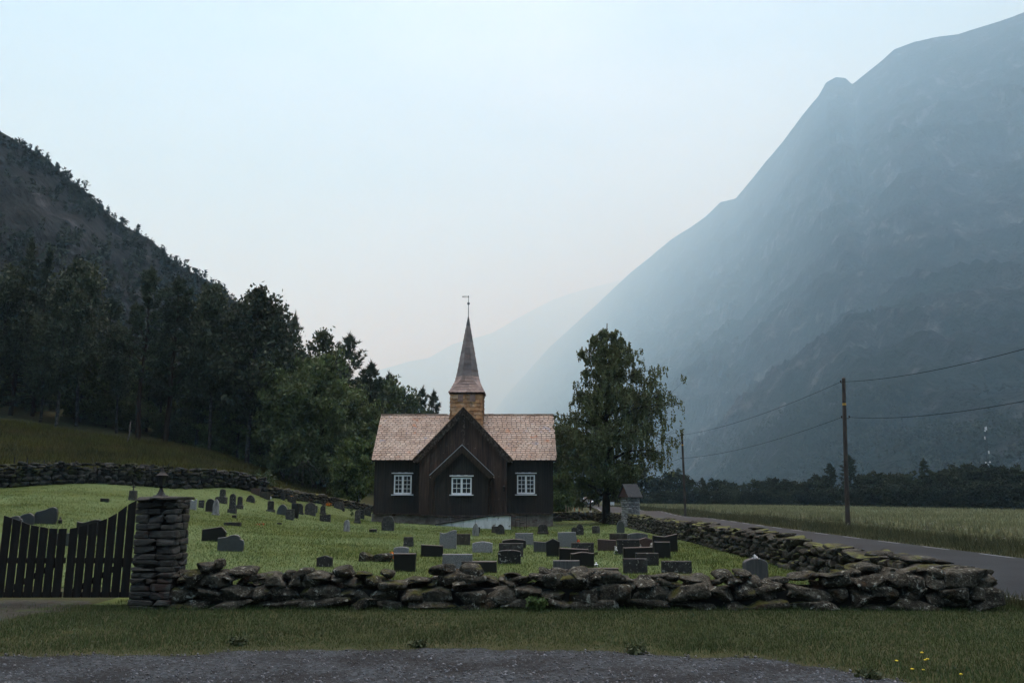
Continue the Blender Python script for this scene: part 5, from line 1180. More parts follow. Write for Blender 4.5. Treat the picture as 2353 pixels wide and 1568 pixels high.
# stone block with a cross
def cross_stone(T, xl, xr, yt, ym, yb, cx0, cx1, label):
    pm = T((xl + xr) / 2, yb); p = onground(*pm, 13.6); Y = p[1]; hw = (at(T(xr, yb)[0], pm[1], Y)[0] - at(T(xl, yb)[0], pm[1], Y)[0]) / 2
    zm = at(pm[0], T(xl, ym)[1], Y)[2]; zt = at(pm[0], T(xl, yt)[1], Y)[2]; xc = at(T((cx0 + cx1) / 2, yt)[0], pm[1], Y)[0]; wc = (at(T(cx1, yt)[0], pm[1], Y)[0] - at(T(cx0, yt)[0], pm[1], Y)[0])
    o = thing('gravestone', label, 'gravestone', (p[0], Y, p[2]), GRP)
    m = MB(); slab(m, (p[0], Y, p[2] - .05), hw, zm - p[2] + .05, .3, 'taper', 0, .02); m.build('plinth', M_gmott, o)
    m = MB(); t = wc * .24; hh = zt - zm; zc = zm + hh * .62
    poly = [(-t / 2, 0), (t / 2, 0), (t / 2, zc - zm - t / 2), (wc / 2, zc - zm - t / 2), (wc / 2, zc - zm + t / 2), (t / 2, zc - zm + t / 2), (t / 2, hh), (-t / 2, hh), (-t / 2, zc - zm + t / 2), (-wc / 2, zc - zm + t / 2), (-wc / 2, zc - zm - t / 2), (-t / 2, zc - zm - t / 2)]
    m.prism([(xc + a, Y - t / 2, zm - .01 + b_) for a, b_ in poly], (0, t, 0)); m.build('cross', M_gmott, o)
cross_stone(c2, 1258, 1325, 296, 357, 455, 1272, 1312, 'grey stone block bearing a small cross beside the lamp post pillar')
# --- left and middle field
G3 = [
 (95, 220, 328, 440, 'concave', M_gpale, 'pale blue-grey slab with a scooped top just right of the slate gatepost', {}),
 (245, 303, 340, 424, 'rect', M_gdark, 'small dark upright stone right of the pale scooped slab', {}),
 (320, 420, 325, 470, 'shoulder', M_gblack, 'black shouldered headstone beside the slender white pointed one', {'plinth': (.96, .06)}),
 (388, 468, 330, 502, 'gothic', M_gmarb, 'slender white marble headstone with a pointed top', {'plinth': (.80, .07)}),
 (560, 650, 270, 482, 'round', M_gdark, 'tallest black stele on a stepped base in the left field', {'plinth': (.74, .22)}),
 (755, 850, 285, 365, 'half', M_gmott, 'grey speckled half-round headstone below the green shrub', {}),
 (810, 905, 215, 282, 'rect', M_gred, 'reddish block farthest up the slope by the green shrub', {}),
 (905, 1015, 250, 328, 'tiltl', M_gbrown, 'brown leaning slab with a white lantern at its side', {}),
 (1028, 1092, 210, 296, 'gothicl', M_gdark, 'dark pointed stone half hidden below the moss-topped wall', {}),
 (1128, 1170, 263, 342, 'rect', M_gdark, 'thin dark upright stone left of the orange flowers', {}),
 (1200, 1290, 300, 372, 'rect', M_gdark, 'dark block with an orange bloom of flowers behind it', {}),
 (973, 1062, 345, 466, 'broken', M_gmott, 'broken-topped column stone with a pale band and wide foot', {'plinth': (.72, .12)}),
 (1085, 1205, 385, 500, 'half', M_gblue, 'dark smooth half-round headstone in the middle of the left field', {}),
 (1180, 1268, 437, 555, 'rect', M_gmott, 'mottled square-topped stone in front of the smooth half-round one', {}),
 (1240, 1315, 375, 537, 'rect', M_gblack, 'black upright slab behind the mottled square-topped stone', {}),
 (1285, 1370, 375, 492, 'shoulder', M_gdark, 'lichen-flecked shouldered headstone on a base, right of the black upright slab', {'plinth': (.85, .1)}),
 (1385, 1500, 360, 504, 'gothicl', M_gmott, 'broad mottled headstone with a low point, below the orange flowers', {}),
 (1465, 1520, 400, 472, 'rect', M_gslate, 'grey-green stone peeping out behind the broad mottled headstone', {}),
 (1545, 1612, 398, 497, 'round', M_gdark, 'narrow speckled stele behind the low wide dark stone', {'plinth': (.8, .14)}),
 (1545, 1660, 492, 572, 'tiltr', M_gdark, 'low wide dark stone in front of the narrow speckled stele', {}),
 (1697, 1805, 358, 437, 'round', M_gmott, 'wide round-shouldered speckled headstone near the low mossy wall', {}),
 (1786, 1813, 425, 462, 'rect', M_gblack, 'tiny black block at the foot of the wide round-shouldered headstone', {'th': .1}),
 (1812, 1912, 372, 428, 'rect', M_gred, 'low reddish-brown slab close under the mossy wall', {}),
 (1912, 1985, 445, 590, 'round', M_gmott, 'rounded stele on a base standing left of the church corner', {'plinth': (.82, .12)}),
 (1962, 2023, 450, 542, 'rect', M_gdark, 'dark square stone just behind the rounded stele by the church corner', {}),
 (1995, 2093, 420, 506, 'slope', M_gdark, 'dark humped stone nearest the left church corner', {}),
 (1800, 1865, 552, 680, 'round', M_gmarb, 'pale slender marble headstone alone in the grass left of the church', {}),
 (2075, 2157, 650, 688, 'rect', M_gblack, 'small black plaque in the grass left of the lichened tombstone', {'th': .1}),
 (607, 653, 500, 534, 'rect', M_gblack, 'small black plaque in the grass below the tallest stele', {'th': .1}),
 (1088, 1136, 582, 602, 'rect', M_gdark, 'tiny flat marker stone in the open middle lawn', {'th': .1}),
 (287, 532, 625, 787, 'peakl', M_gblack, 'large black slab with a sloping peaked top in the left lawn', {'yaw': .15, 'th': .16}),
 (455, 725, 708, 892, 'double', M_gblue, 'large slate slab with a stepped wavy top in the left lawn', {'yaw': .12, 'th': .14}),
 (1513, 1680, 930, 1062, 'gable', M_gdark, 'dark low-gabled slab just behind the front wall, left of the natural boulders', {}),
]
for a in G3: grave(c3, *a[:7], **a[7])
def stele_on_block(T, b_, s, label, m1, m2):
    pm = T((b_[0] + b_[1]) / 2, b_[3]); p = onground(*pm, 13.6); Y = p[1]
    X = lambda x: at(T(x, 0)[0], pm[1], Y)[0]; Z = lambda y: at(pm[0], T(0, y)[1], Y)[2]
    o = thing('gravestone', label, 'gravestone', (p[0], Y, p[2]), GRP)
    m = MB(); slab(m, ((X(b_[0]) + X(b_[1])) / 2, Y, p[2] - .05), (X(b_[1]) - X(b_[0])) / 2, Z(b_[2]) - p[2] + .05, .32, 'seg', 0, .015); m.build('plinth', m2, o)
    m = MB(); slab(m, ((X(s[0]) + X(s[1])) / 2, Y + .03, Z(b_[2]) - .04), (X(s[1]) - X(s[0])) / 2, Z(s[2]) - Z(b_[2]) + .04, .18, 'round', 0, .015); m.build('headstone', m1, o)
stele_on_block(c3, (432, 545, 300, 373), (468, 526, 220), 'mottled stele on a broad dark block near the boulder wall', M_gmott, M_gdark)
stele_on_block(c3, (655, 717, 388, 436), (660, 709, 300), 'narrow dark stele on a small block right of the tallest stele', M_gdark, M_gdark)
cross_stone(c3, 1568, 1606, 345, 378, 398, 1578, 1598, 'small dark cross stone beside the yellow and orange flowers')
# --- right of the middle, in front of the church
G4 = [
 (213, 380, 165, 370, 'shoulder', M_gmott, 'lichen-blotched round-topped tombstone in front of the left church arm', {'yaw': 0}),
 (498, 645, 447, 583, 'taper', M_gmott, 'dark streaked tapering stone in the lawn below the church', {}),
 (375, 575, 577, 730, 'seg', M_gpale, 'pale granite slab peeping over the flared black stone', {}),
 (372, 675, 665, 920, 'flare', M_gblack, 'black slab flaring wider to the top, near the front wall and orange flowers', {'yaw': 0}),
 (740, 1037, 548, 720, 'tiltl', M_gblack, 'plain black slab, slightly tilted, left of the grey wavy granite', {'yaw': 0, 'th': .1}),
 (990, 1215, 355, 609, 'wave', M_ggran, 'tall grey granite headstone with a wave-shaped top', {'yaw': 0}),
 (1213, 1400, 405, 562, 'rect', M_gbrown, 'brown stained square stone touching the grey wave-topped granite', {'yaw': 0}),
 (1430, 1517, 263, 438, 'gothic', M_gmarb, 'narrow weathered stone with a pointed arch in front of the white ramp', {'yaw': 0}),
 (1498, 1533, 315, 400, 'rect', M_gdark, 'small dark stone hidden behind the pointed stone by the ramp', {}),
 (1688, 1762, 305, 400, 'rect', M_gbrown, 'small brown square stone left of the dark pointed one by the ramp', {}),
 (1750, 1862, 277, 415, 'gothic', M_gdark, 'dark speckled stone with a pointed arch by the right end of the ramp', {}),
 (1430, 1700, 507, 662, 'lowgable', M_gpale, 'wide pale granite stone with a low peaked top', {'yaw': 0}),
 (1830, 2145, 473, 604, 'lowgable', M_gblack, 'wide black stone with a low gable above the lichened grey slab', {'yaw': .1}),
 (2003, 2247, 395, 560, 'rect', M_ggran, 'square grey granite stone with streaks under its top edge', {'yaw': 0}),
 (1785, 2112, 530, 718, 'rect', M_gmott, 'grey lichened rectangular slab behind the white-spotted black stone', {'yaw': 0}),
 (1773, 2080, 620, 815, 'seg', M_gblich, 'black stone covered with white lichen rosettes', {'yaw': 0}),
 (1027, 1428, 675, 930, 'rect', M_ggran, 'large pale square granite slab partly behind the front wall', {'yaw': 0}),
 (1283, 1757, 770, 930, 'rect', M_gblack, 'long low black slab just behind the front wall boulders', {'yaw': 0}),
]
for a in G4: grave(c4, *a[:7], **a[7])
G5 = [
 (360, 473, 172, 242, 'lowgable', M_gblack, 'black low stone at the right corner of the church', {}),
 (143, 292, 275, 415, 'shoulder', M_gdark, 'dark shouldered tombstone on a stepped base before the right church arm', {'plinth': (.88, .12), 'yaw': 0}),
 (600, 670, 315, 407, 'round', M_gdark, 'small dark rounded stone tucked behind the arched grey one', {}),
 (663, 765, 275, 427, 'arch', M_gmott, 'grey arched stone right of the church among low grass', {}),
 (878, 982, 298, 405, 'seg', M_gmott, 'small mottled stone with rounded shoulders left of the birch', {}),
 (1210, 1312, 230, 398, 'arch', M_gslate, 'tall plain slate stone with a round top below the roofed pillar', {'yaw': 0, 'lean': 0}),
 (420, 672, 380, 588, 'bookstep', M_ggran, 'stepped grey granite stone with rust stains at its foot', {'yaw': 0}),
 (265, 447, 467, 715, 'gable', M_gblack, 'black gabled stone standing left of the stepped granite', {'yaw': -.1}),
 (93, 275, 503, 657, 'tiltl', M_ggrey, 'dull grey slab left of the black gabled stone', {'yaw': 0}),
 (600, 902, 523, 720, 'rect', M_gdark, 'dark upright slab with a pale top edge behind the black group', {'yaw': 0}),
 (437, 830, 592, 800, 'tiltl', M_gblack, 'broad black slab with a gleaming top edge in the middle group', {'yaw': 0}),
 (590, 902, 645, 862, 'swave', M_gblack, 'black slab with a gently waved top, left of the white lantern', {'yaw': 0}),
 (355, 710, 760, 935, 'rect', M_ggrey, 'grey slab with a bright top edge close behind the front wall', {'yaw': 0}),
 (220, 550, 882, 960, 'rect', M_gblack, 'very low black slab barely rising over the front wall', {'yaw': 0}),
 (900, 1232, 862, 960, 'rect', M_gblack, 'low black slab behind the mossy stones right of the white lantern', {'yaw': 0}),
 (955, 1200, 475, 637, 'tiltl', M_gred, 'reddish-brown polished slab left of the white flowers', {'yaw': 0}),
 (1115, 1355, 400, 520, 'rect', M_gbrown, 'dark brown slab behind the reddish polished one', {'yaw': 0}),
 (1355, 1622, 390, 540, 'lowgable', M_ggrey, 'grey low-gabled stone near the side wall', {'yaw': 0}),
 (1213, 1512, 480, 692, 'rect', M_gdark, 'dark lichen-flecked slab with white flowers at its left', {'yaw': 0}),
 (1503, 1700, 450, 640, 'gable', M_gred, 'reddish gabled stone between sprays of white flowers', {'yaw': 0}),
 (1693, 2022, 403, 652, 'winged', M_gblack, 'wide black stone with a swept, wing-like top near the side wall', {'yaw': -.05}),
 (1710, 1925, 510, 742, 'rect', M_gblack, 'black upright slab in front of the wing-topped stone', {'yaw': 0}),
 (1297, 1692, 578, 780, 'tiltr', M_gblack, 'very wide plain black slab in the right-hand group', {'yaw': 0}),
 (1465, 1768, 660, 838, 'rect', M_gdark, 'dark grey slab in front of the very wide black one', {'yaw': 0}),
 (1297, 1617, 735, 945, 'rect', M_gdark, 'dark slab nearest the front wall in the right-hand group', {'yaw': 0}),
 (1812, 2207, 768, 945, 'rect', M_gdark, 'wide dark slab rising behind the front wall, rightmost of the dark group', {'yaw': 0}),
]
for a in G5: grave(c5, *a[:7], **a[7])
grave(P_, 1708, 1763, 1281, 1313, 'curve', M_ggrey, 'grey streaked stone with a curved top in the corner of the two walls', Y=15.2, yaw=.1)
# natural boulders used as markers
for (xl, xr, yt, yb, lab, sd) in [(1970, 2113, 893, 1000, 'grey natural boulder used as a grave marker behind the front wall', 3), (2122, 2340, 915, 1005, 'mossy natural boulder beside the orange flowers', 5)]:
    (a, b_), (c, d) = c3(xl, yt), c3(xr, yb); p = onground((a + c) / 2, d, 13.6); w_ = at(c, d, p[1])[0] - at(a, d, p[1])[0]; h = at(a, b_, p[1])[2] - p[2]
    s = SB(); V, Fq = stone(np.random.default_rng(sd), (0, 0, h / 2 - .05), (w_ * 1.08, .3, h + .12), 9, 0, .05, 4, 8, .06); s.add((V, Fq)); o = s.build('boulder', M_wstone); o.location = p; tag(o, lab, 'boulder')

# ------------------------------------------------------------------ flowers, lanterns, plants
M_orange = mk('orange_petals', [(.55, .10, .01), (.75, .20, .015), (.80, .38, .02)], 14, 3, rough=.6, island=.3, translucent=.3)
M_redp = mk('red_petals', [(.30, .02, .012), (.5, .05, .02)], 14, 3, rough=.6, island=.3, translucent=.3)
M_whitep = mk('white_petals', [(.6, .6, .6), (.8, .8, .8)], 14, 3, rough=.6, island=.15, translucent=.2)
M_yellowp = mk('yellow_petals', [(.6, .45, .02), (.75, .6, .04)], 14, 3, rough=.6, translucent=.2)
M_fern = mk('fern_green', [(.05, .09, .025), (.085, .13, .04)], 9, 3, rough=.7, island=.3, translucent=.3)
def flowers(T, cx_, cy_, w_, h_, mat, label, seed, n=120, foot=None, Y=None, dz=0):
    px, py = T(cx_, cy_); sc_ = T(1, 0)[0] - T(0, 0)[0]; r = np.random.default_rng(seed)
    fx, fy = T(cx_, cy_ + h_ / 2) if foot is None else T(*foot)
    p = onground(fx, fy, 13.6) if Y is None else at(fx, fy, Y); k = p[1] / F; W, H = w_ * sc_ * k, h_ * sc_ * k
    z0 = p[2] if Y is None else g1(p[0], Y); zc = at(px, py, p[1])[2]
    t = thing('flowers', label, 'flowers', (p[0], p[1], z0))
    C = np.array([p[0], p[1], zc]) + r.normal(0, 1, (n, 3)) * np.array([W / 3.6, .08, H / 3.6]); V = leaf_quads(r, C, .035 + .02 * W, 0, 1.2); npmesh('blossoms', V.reshape(-1, 3), np.arange(4 * n).reshape(-1, 4), mat, t)
    m = MB()
    for i in range(7): q = C[r.integers(n)]; m.tube([(p[0] + r.normal(0, .03), p[1] + r.normal(0, .02), z0 - .03), q], .006, 4)
    m.build('stems', M_fern, t)
    n2 = n // 2; C = np.array([p[0], p[1], (z0 + zc) / 2]) + r.normal(0, 1, (n2, 3)) * np.array([W / 4, .07, max(.03, (zc - z0) / 4)]); V = leaf_quads(r, C, .05, 0, 1.6); npmesh('leaves', V.reshape(-1, 3), np.arange(4 * n2).reshape(-1, 4), M_fern, t)
flowers(c4, 345, 715, 60, 130, M_orange, 'orange and yellow flowers beside the flared black stone', 1, 130)
flowers(c4, 465, 868, 70, 50, M_redp, 'red-orange flowers at the foot of the flared black stone', 2, 60, foot=(465, 905))
flowers(c3, 1210, 302, 70, 22, M_orange, 'orange flowers behind the dark block under the mossy wall', 3, 90, foot=(1210, 330))
flowers(c3, 1405, 338, 85, 34, M_orange, 'bright orange flowers above the broad mottled headstone', 4, 120)
flowers(c3, 1637, 388, 60, 36, M_orange, 'yellow-orange flowers beside the small cross stone', 5, 120)
flowers(c5, 690, 503, 42, 30, M_redp, 'small bunch of red flowers at the stepped granite stone', 6, 50, foot=(690, 560))
flowers(c5, 1200, 612, 36, 90, M_whitep, 'white flowers at the left edge of the lichen-flecked slab', 7, 60, foot=(1200, 690))
flowers(c5, 1522, 572, 26, 34, M_whitep, 'few white flowers left of the reddish gabled stone', 8, 30, foot=(1522, 640))
flowers(c5, 1686, 556, 34, 52, M_whitep, 'white flowers right of the reddish gabled stone', 9, 44, foot=(1686, 650))
flowers(P_, 1732, 1277, 16, 8, M_whitep, 'pale dried flowers on the curved stone in the wall corner', 10, 20, foot=(1735, 1300), Y=15.25)
flowers(P_, 600, 1203, 22, 7, M_redp, 'withered flowers in a low trough in the left lawn', 11, 30)
m = MB(); p = onground(*c3(612, 618), 13.6); m.box((0, 0, .06), (.62, .22, .16)); o = m.build('planter', M_gdark); o.location = p; tag(o, 'low stone trough with withered flowers in the left lawn', 'planter')
def grave_lantern(T, xl, xr, yt, yb, mat, label, Y=None):
    (a, b_), (c, d) = T(xl, yt), T(xr, yb); p = onground((a + c) / 2, d, 13.6) if Y is None else at((a + c) / 2, d, Y); Yv = p[1]; p[2] = g1(p[0], Yv)
    w_ = (at(c, d, Yv)[0] - at(a, d, Yv)[0]) / 2; h = at(a, b_, Yv)[2] - p[2]; x, y, z = p
    t = thing('grave_lantern', label, 'lantern', tuple(p))
    m = MB(); m.lathe(p, [(w_ * .9, -.02), (w_ * .9, .04 * h), (w_ * .75, .06 * h)], 6); m.build('lantern_base', mat, t)
    m = MB(); m.lathe(p, [(w_ * .6, .06 * h), (w_ * .66, .52 * h)], 6); m.build('lantern_glass', M_lglass, t)
    m = MB()
    for k in range(6): q = 2 * pi * k / 6; m.bar((x + w_ * .64 * cos(q), y + w_ * .64 * sin(q), z + .05 * h), (x + w_ * .7 * cos(q), y + w_ * .7 * sin(q), z + .53 * h), .014, .014)
    m.build('frame_bars', mat, t)
    m = MB(); m.lathe(p, [(w_, .52 * h), (w_, .55 * h), (w_ * .45, .68 * h), (w_ * .3, .74 * h), (w_ * .3, .84 * h), (w_ * .42, .88 * h), (w_ * .2, .96 * h), (w_ * .05, h)], 6); m.build('lantern_roof', mat, t)
M_whitem = mk('white_enamel', [(.62, .64, .66), (.75, .77, .79)], 8, 3, rough=.4)
grave_lantern(c5, 903, 962, 783, 858, M_whitem, 'white enamel grave lantern right of the waved black slab')
grave_lantern(c3, 1008, 1028, 296, 326, M_whitem, 'tiny white grave lantern beside the brown leaning slab')
grave_lantern(c2, 555, 608, 612, 688, M_gdark, 'dark little grave lantern behind the gate, right of the tall slate stone')
def tuftplant(T, cx_, yb, w_, h_, mat, label, seed, n=26, Y=None, nm='plant', cat='plant'):
    px, py = T(cx_, yb); p = onground(px, py, 8); sc_ = T(1, 0)[0] - T(0, 0)[0]; k = p[1] / F; W, H = w_ * sc_ * k, h_ * sc_ * k
    if Y: p = at(px, py, Y); p[2] = g1(p[0], Y)
    r = np.random.default_rng(seed); V = []; Fq = []
    t = thing(nm, label, cat, tuple(p))
    m = MB(); Q = []
    for i in range(n):
        az = r.uniform(0, 6.28); R = W * .5 * r.uniform(.4, 1.1); hh = H * r.uniform(.5, 1.1); st = [(p[0] + cos(az) * R * f * (.6 + .4 * f), p[1] + sin(az) * R * f, p[2] + hh * math.sin(min(f * 1.9, 2.2)) * .95) for f in (0, .25, .5, .75, 1)]
        m.tube(st, [.006, .005, .004, .003, .002], 3, cap=False)
        for j in range(14):
            f = .2 + .8 * j / 14; q = along(np.array(st), f); Q.append(q + r.normal(0, .012 + .02 * W, 3))
    m.build('stems', mat, t); V = leaf_quads(r, np.array(Q), .022 + .045 * W, .3, 1.7); npmesh('leaves', V.reshape(-1, 3), np.arange(4 * len(V)).reshape(-1, 4), mat, t)
tuftplant(P_, 1234, 1381, 46, 26, M_fern, 'green fern growing at the foot of the front wall', 1, 22, 12.42, 'fern', 'fern')
M_weed = mk('dark_weed_leaves', [(.042, .054, .022), (.062, .076, .032)], 9, 3, rough=.7, island=.3, translucent=.2)
for (px, py, w_, h_, lab, sd) in [(546, 1482, 40, 11, 'dark weed clump on the grass edge left of the middle', 2), (962, 1486, 40, 8, 'spreading weed clump right of the middle gravel edge', 4), (1460, 1503, 56, 10, 'low dark weed patch at the gravel edge on the right', 6), (2000, 1560, 56, 11, 'dark weed clump at the right end of the gravel', 7)]:
    tuftplant(P_, px, py, w_, h_, M_weed, lab, sd, 24, None, 'weed', 'weed')
tuftplant(c5, 925, 700, 50, 34, M_weed, 'small green grave plant right of the black middle group', 8, 16, None, 'grave_plant')
tuftplant(c3, 1882, 465, 60, 26, M_fern, 'low green plant in the grass near the mossy wall', 9, 16, None, 'grave_plant')
tuftplant(c3, 1886, 515, 50, 40, M_fern, 'leafy green plant left of the rounded stele', 10, 16, None, 'grave_plant')
for i, (px, py) in enumerate([(2118, 1498), (2126, 1515), (2131, 1513), (2122, 1538), (2096, 1536), (2060, 1517), (2208, 1548)]):
    px -= 0; p = onground(px, py + 6, 6); zt = at(px, py, p[1])[2]; t = thing('dandelion', 'small yellow flower in the grass at the lower right', 'flower', tuple(p), 'yellow flowers in the roadside grass')
    m = MB(); m.tube([p, (p[0], p[1], zt)], .003, 4); m.build('stem', M_fern, t); m = MB(); m.lathe((p[0], p[1], zt), [(.003, -.006), (.016, 0), (.018, .006), (.004, .012)], 8); m.build('blossom', M_yellowp, t)

# ------------------------------------------------------------------ fence of thin posts on the meadow edge
M_fpost = mk('dark_fence_post', [(.012, .011, .010), (.03, .027, .024)], 5, 5, rough=.9)
fp = [(145, 30, 120), (268, 35, 135), (433, 60, 152), (547, 62, 150), (645, 85, 160), (740, 66, 160), (937, 85, 165), (1022, 95, 168), (1128, 95, 168), (1243, 95, 170), (1313, 100, 172), (1380, 100, 172), (1480, 100, 175), (1645, 100, 180), (1718, 125, 182), (1800, 140, 185), (1885, 152, 190), (2010, 168, 205), (2100, 172, 208), (2200, 180, 215), (2330, 190, 225)]
t = thing('wire_fence', 'thin wire fence on dark posts along the top of the boulder wall', 'fence', tuple(at(*c2(145, 120), 45)))
tops = []
for (x, y0, y1) in fp:
    px, pb = c2(x, y1); xx = at(px, pb, 45)[0]
    Yw = np.interp(xx, [-36, -27.6, -22.5, -18.5, -15.7], [38.8, 43, 46.2, 49.3, 51.3]) + .75
    b_ = at(px, pb, Yw); tp = at(c2(x, y0)[0], c2(x, y0)[1], Yw); b_[2] = min(b_[2], g1(b_[0], Yw) - .1)
    m = MB(); m.tube([b_, (b_ + tp) / 2, tp], [.035, .032, .028], 6); m.build('post', M_fpost, t); tops.append(tp)
m = MB()
for h in (.12, .5):
    m.tube([q - (0, 0, h) for q in tops], .006, 4)
m.build('wire', M_iron, t)

# ------------------------------------------------------------------ utility poles and lines
M_pole = mk('weathered_pole', [(.022, .018, .015), (.045, .037, .03), (.075, .062, .052)], 3, 6, stretch=(3, 3, .5), rough=.9)
M_yel = mk('yellow_tag', [(.35, .2, .03), (.45, .28, .04)], 5, 3, rough=.6)
def pole(tx, ty, bx_, by, r0, r1, label, ins, tagy, Y=None):
    p = onground(bx_, by, 20, 140) if Y is None else at(bx_, by, Y); Yp = p[1]; p[2] = float(GG(np.array([p[0]]), np.array([Yp]))[0]); tp = at(tx, ty, Yp)
    t = thing('utility_pole', label, 'utility pole', tuple(p)); m = MB(); m.tube([p - (0, 0, .4), p + (tp - p) * .5, tp], [r0, (r0 + r1) / 2, r1], 12); m.build('pole', M_pole, t)
    m = MB(); m.lathe(tp, [(r1 * 1.12, -.02), (r1 * 1.15, .02), (.01, .07)], 10); m.build('pole_cap', M_lead, t)
    q = p + (tp - p) * ((by - tagy) / (by - ty)); m = MB(); m.lathe(q, [(r1 * 1.12, -.06), (r1 * 1.12, .06)], 12); m.build('yellow_band', M_yel, t)
    pts = []
    for (iy, sx) in ins:
        q = p + (tp - p) * ((by - iy) / (by - ty)); e = q + np.array([sx * .2, -.12, .05]); m = MB(); m.tube([q, e + (0, 0, -.06), e], .018, 6); m.lathe(e, [(.03, -.02), (.045, .03), (.03, .08)], 8); m.build('insulator', M_iron, t); pts.append(e)
    return pts
A = pole(1937.5, 869, 1947, 1214, .125, .09, 'tall weathered utility pole nearest the road at the edge of the field', [(880, -1), (963, -1), (963, 1)], 930)
B = pole(1566.5, 994, 1574.5, 1186, .12, .085, 'second utility pole, farther off, standing right of the big birch', [(1001, -1), (1054, -1)], 1022, Y=72)
Cp = pole(1372, 1040, 1375, 1152, .12, .09, 'third utility pole, far off by the bend beside the car', [(1046, -1), (1070, -1)], 1056, Y=125)
M_cable = mk('black_cable_sheath', [(.004, .004, .004), (.006, .006, .006)], 5, 2, rough=1.0, spec=0)
def cable(a, b_, sag, label):
    a = np.array(a); b_ = np.array(b_); P = [a + (b_ - a) * f - np.array([0, 0, 4 * sag * f * (1 - f)]) for f in np.linspace(0, 1, 24)]
    m = MB(); m.tube(P, .010, 5); tag(m.build('cable', M_cable, None, False, a), label, 'cable')
cable(A[0], B[0], .42, 'upper cable sagging between the two nearer utility poles')
cable(A[1], B[1], .42, 'lower cable sagging between the two nearer utility poles')
Rt = at(2500, 760, 16); R2 = at(2500, 893, 16)
cable(A[0], at(2420, 783, 22), .25, 'upper cable running from the nearest pole out to the right')
cable(A[2], at(2420, 908, 22), .25, 'lower cable running from the nearest pole out to the right')
cable(B[0], Cp[0], .8, 'upper cable running from the second pole back through the birch')
cable(B[1], Cp[1], .8, 'lower cable running from the second pole back behind the birch')
# mast
Ym = 320; mb_ = at(2268, 1100, Ym); mt_ = at(2263, 979, Ym)
t = thing('telecom_mast', 'slim lattice antenna mast with white panels above the tree belt', 'mast', (mb_[0], Ym, -.4))
m = MB(); w_ = .45; top_ = mt_; bot = np.array([mb_[0], Ym, -.6])
for (dx, dy) in ((-w_, -w_ * .6), (w_, -w_ * .6), (0, w_)): m.tube([bot + (dx, dy, 0), top_ + (dx * .5, dy * .5, 0)], .06, 5)
for k in range(26):
    a, b_ = bot + (top_ - bot) * k / 26, bot + (top_ - bot) * (k + 1) / 26; s = 1 if k % 2 else -1; m.tube([a + (-s * w_, -.2, 0), b_ + (s * w_, -.2, 0)], .035, 4)
m.build('lattice', M_iron, t)
PX = lambda x, y: at((2950 + x / 4.278) * .672, (1430 + y / 4.278) * .672, Ym)
for (x, y0, y1) in [(1795, 118, 170), (1772, 262, 305), (1830, 470, 515), (1778, 125, 165)]:
    a = PX(x, (y0 + y1) / 2); h = PX(x, y0)[2] - PX(x, y1)[2]; m = MB(); m.box(a - (0, .4, 0), (.42, .2, h), 0, 0, 0, .03); m.build('antenna_panel', M_whitem, t)
for (x, y) in [(1770, 180), (1780, 642), (1842, 636), (1815, 672)]:
    a = PX(x, y); m = MB(); m.V = []; m.lathe((0, 0, 0), [(.02, 0), (.22, .05), (.32, .14), (.33, .16)], 10); V = _rot(m.V[0], R_(90), 0, 0) + (a - (0, .5, 0)); m2 = MB(); m2.add(V, m.F); m2.bar(a - (0, .4, 0), (bot + (top_ - bot) * .5) * (1, 1, 0) + (0, 0, a[2]), .06, .06); m2.build('dish', M_whitem, t)

# ------------------------------------------------------------------ signpost, stakes, cabinet, car
p = at(*c6(812, 850), 66); p[2] = g1(p[0], 66); tp = at(*c6(814, 566), 66); t = thing('signpost', 'rusty brown post with a small crossbar behind the wall near the car', 'post', tuple(p))
m = MB(); m.tube([p - (0, 0, .2), tp], [.085, .08], 8); m.build('post', M_barkp, t); a = at(*c6(752, 768), 66); b_ = at(*c6(800, 768), 66); m = MB(); m.bar(a, b_, .05, .08); m.build('crossbar', M_iron, t)
a = at(*c6(815, 868), 62.9); m = MB(); m.box((0, 0, 0), (.19, .05, .16), 0, 0, 0, .01); o = m.build('small_white_sign', M_whitem); o.location = a + (0, -.05, 0); tag(o, 'small blank white plate on top of the corner of the back wall', 'sign')
M_ostake = mk('orange_marker_paint', [(.42, .16, .06), (.55, .22, .08)], 8, 3, rough=.6); M_pstake = mk('raw_wood_stake', [(.28, .21, .14), (.38, .3, .2)], 6, 4, rough=.8)
for (x, y0, y1, mt_, lab) in [(320, 735, 800, M_pstake, 'bare wooden stake, leftmost in the row behind the wall'), (373, 772, 855, M_pstake, 'bare wooden stake, second from the left behind the wall'), (491, 782, 865, M_ostake, 'faded pinkish stake in the middle of the row behind the wall'), (585, 795, 868, M_ostake, 'bright orange stake behind the wall beside the road'), (736, 770, 850, M_pstake, 'pale stake next to the rusty signpost')]:
    b_ = at(*c6(x, y1 + 25), 66); a = at(*c6(x, y0), 66); b_[2] = g1(b_[0], 66) - .1; m = MB(); m.bar(b_, a, .05, .05); o = m.build('marker_stake', mt_, None, False, b_); tag(o, lab, 'stake', 'marker stakes by the road')
a = at(*c6(1228, 705), 150); z = float(GG(np.array([a[0]]), np.array([150.]))[0]); h = at(*c6(1228, 672), 150)[2] - z; t = thing('roadside_cabinet', 'small white cabinet at the far edge of the field by the birch trunk', 'cabinet', (a[0], 150, z))
m = MB(); m.box((a[0], 150, z + h / 2), (1.1, .6, h), 0, 0, 0, .04); m.build('cabinet_body', M_whitem, t); m = MB(); m.box((a[0], 150, z + h + .03), (1.2, .7, .07), 0, 0, 0, .015); m.build('cabinet_lid', M_ggrey, t)
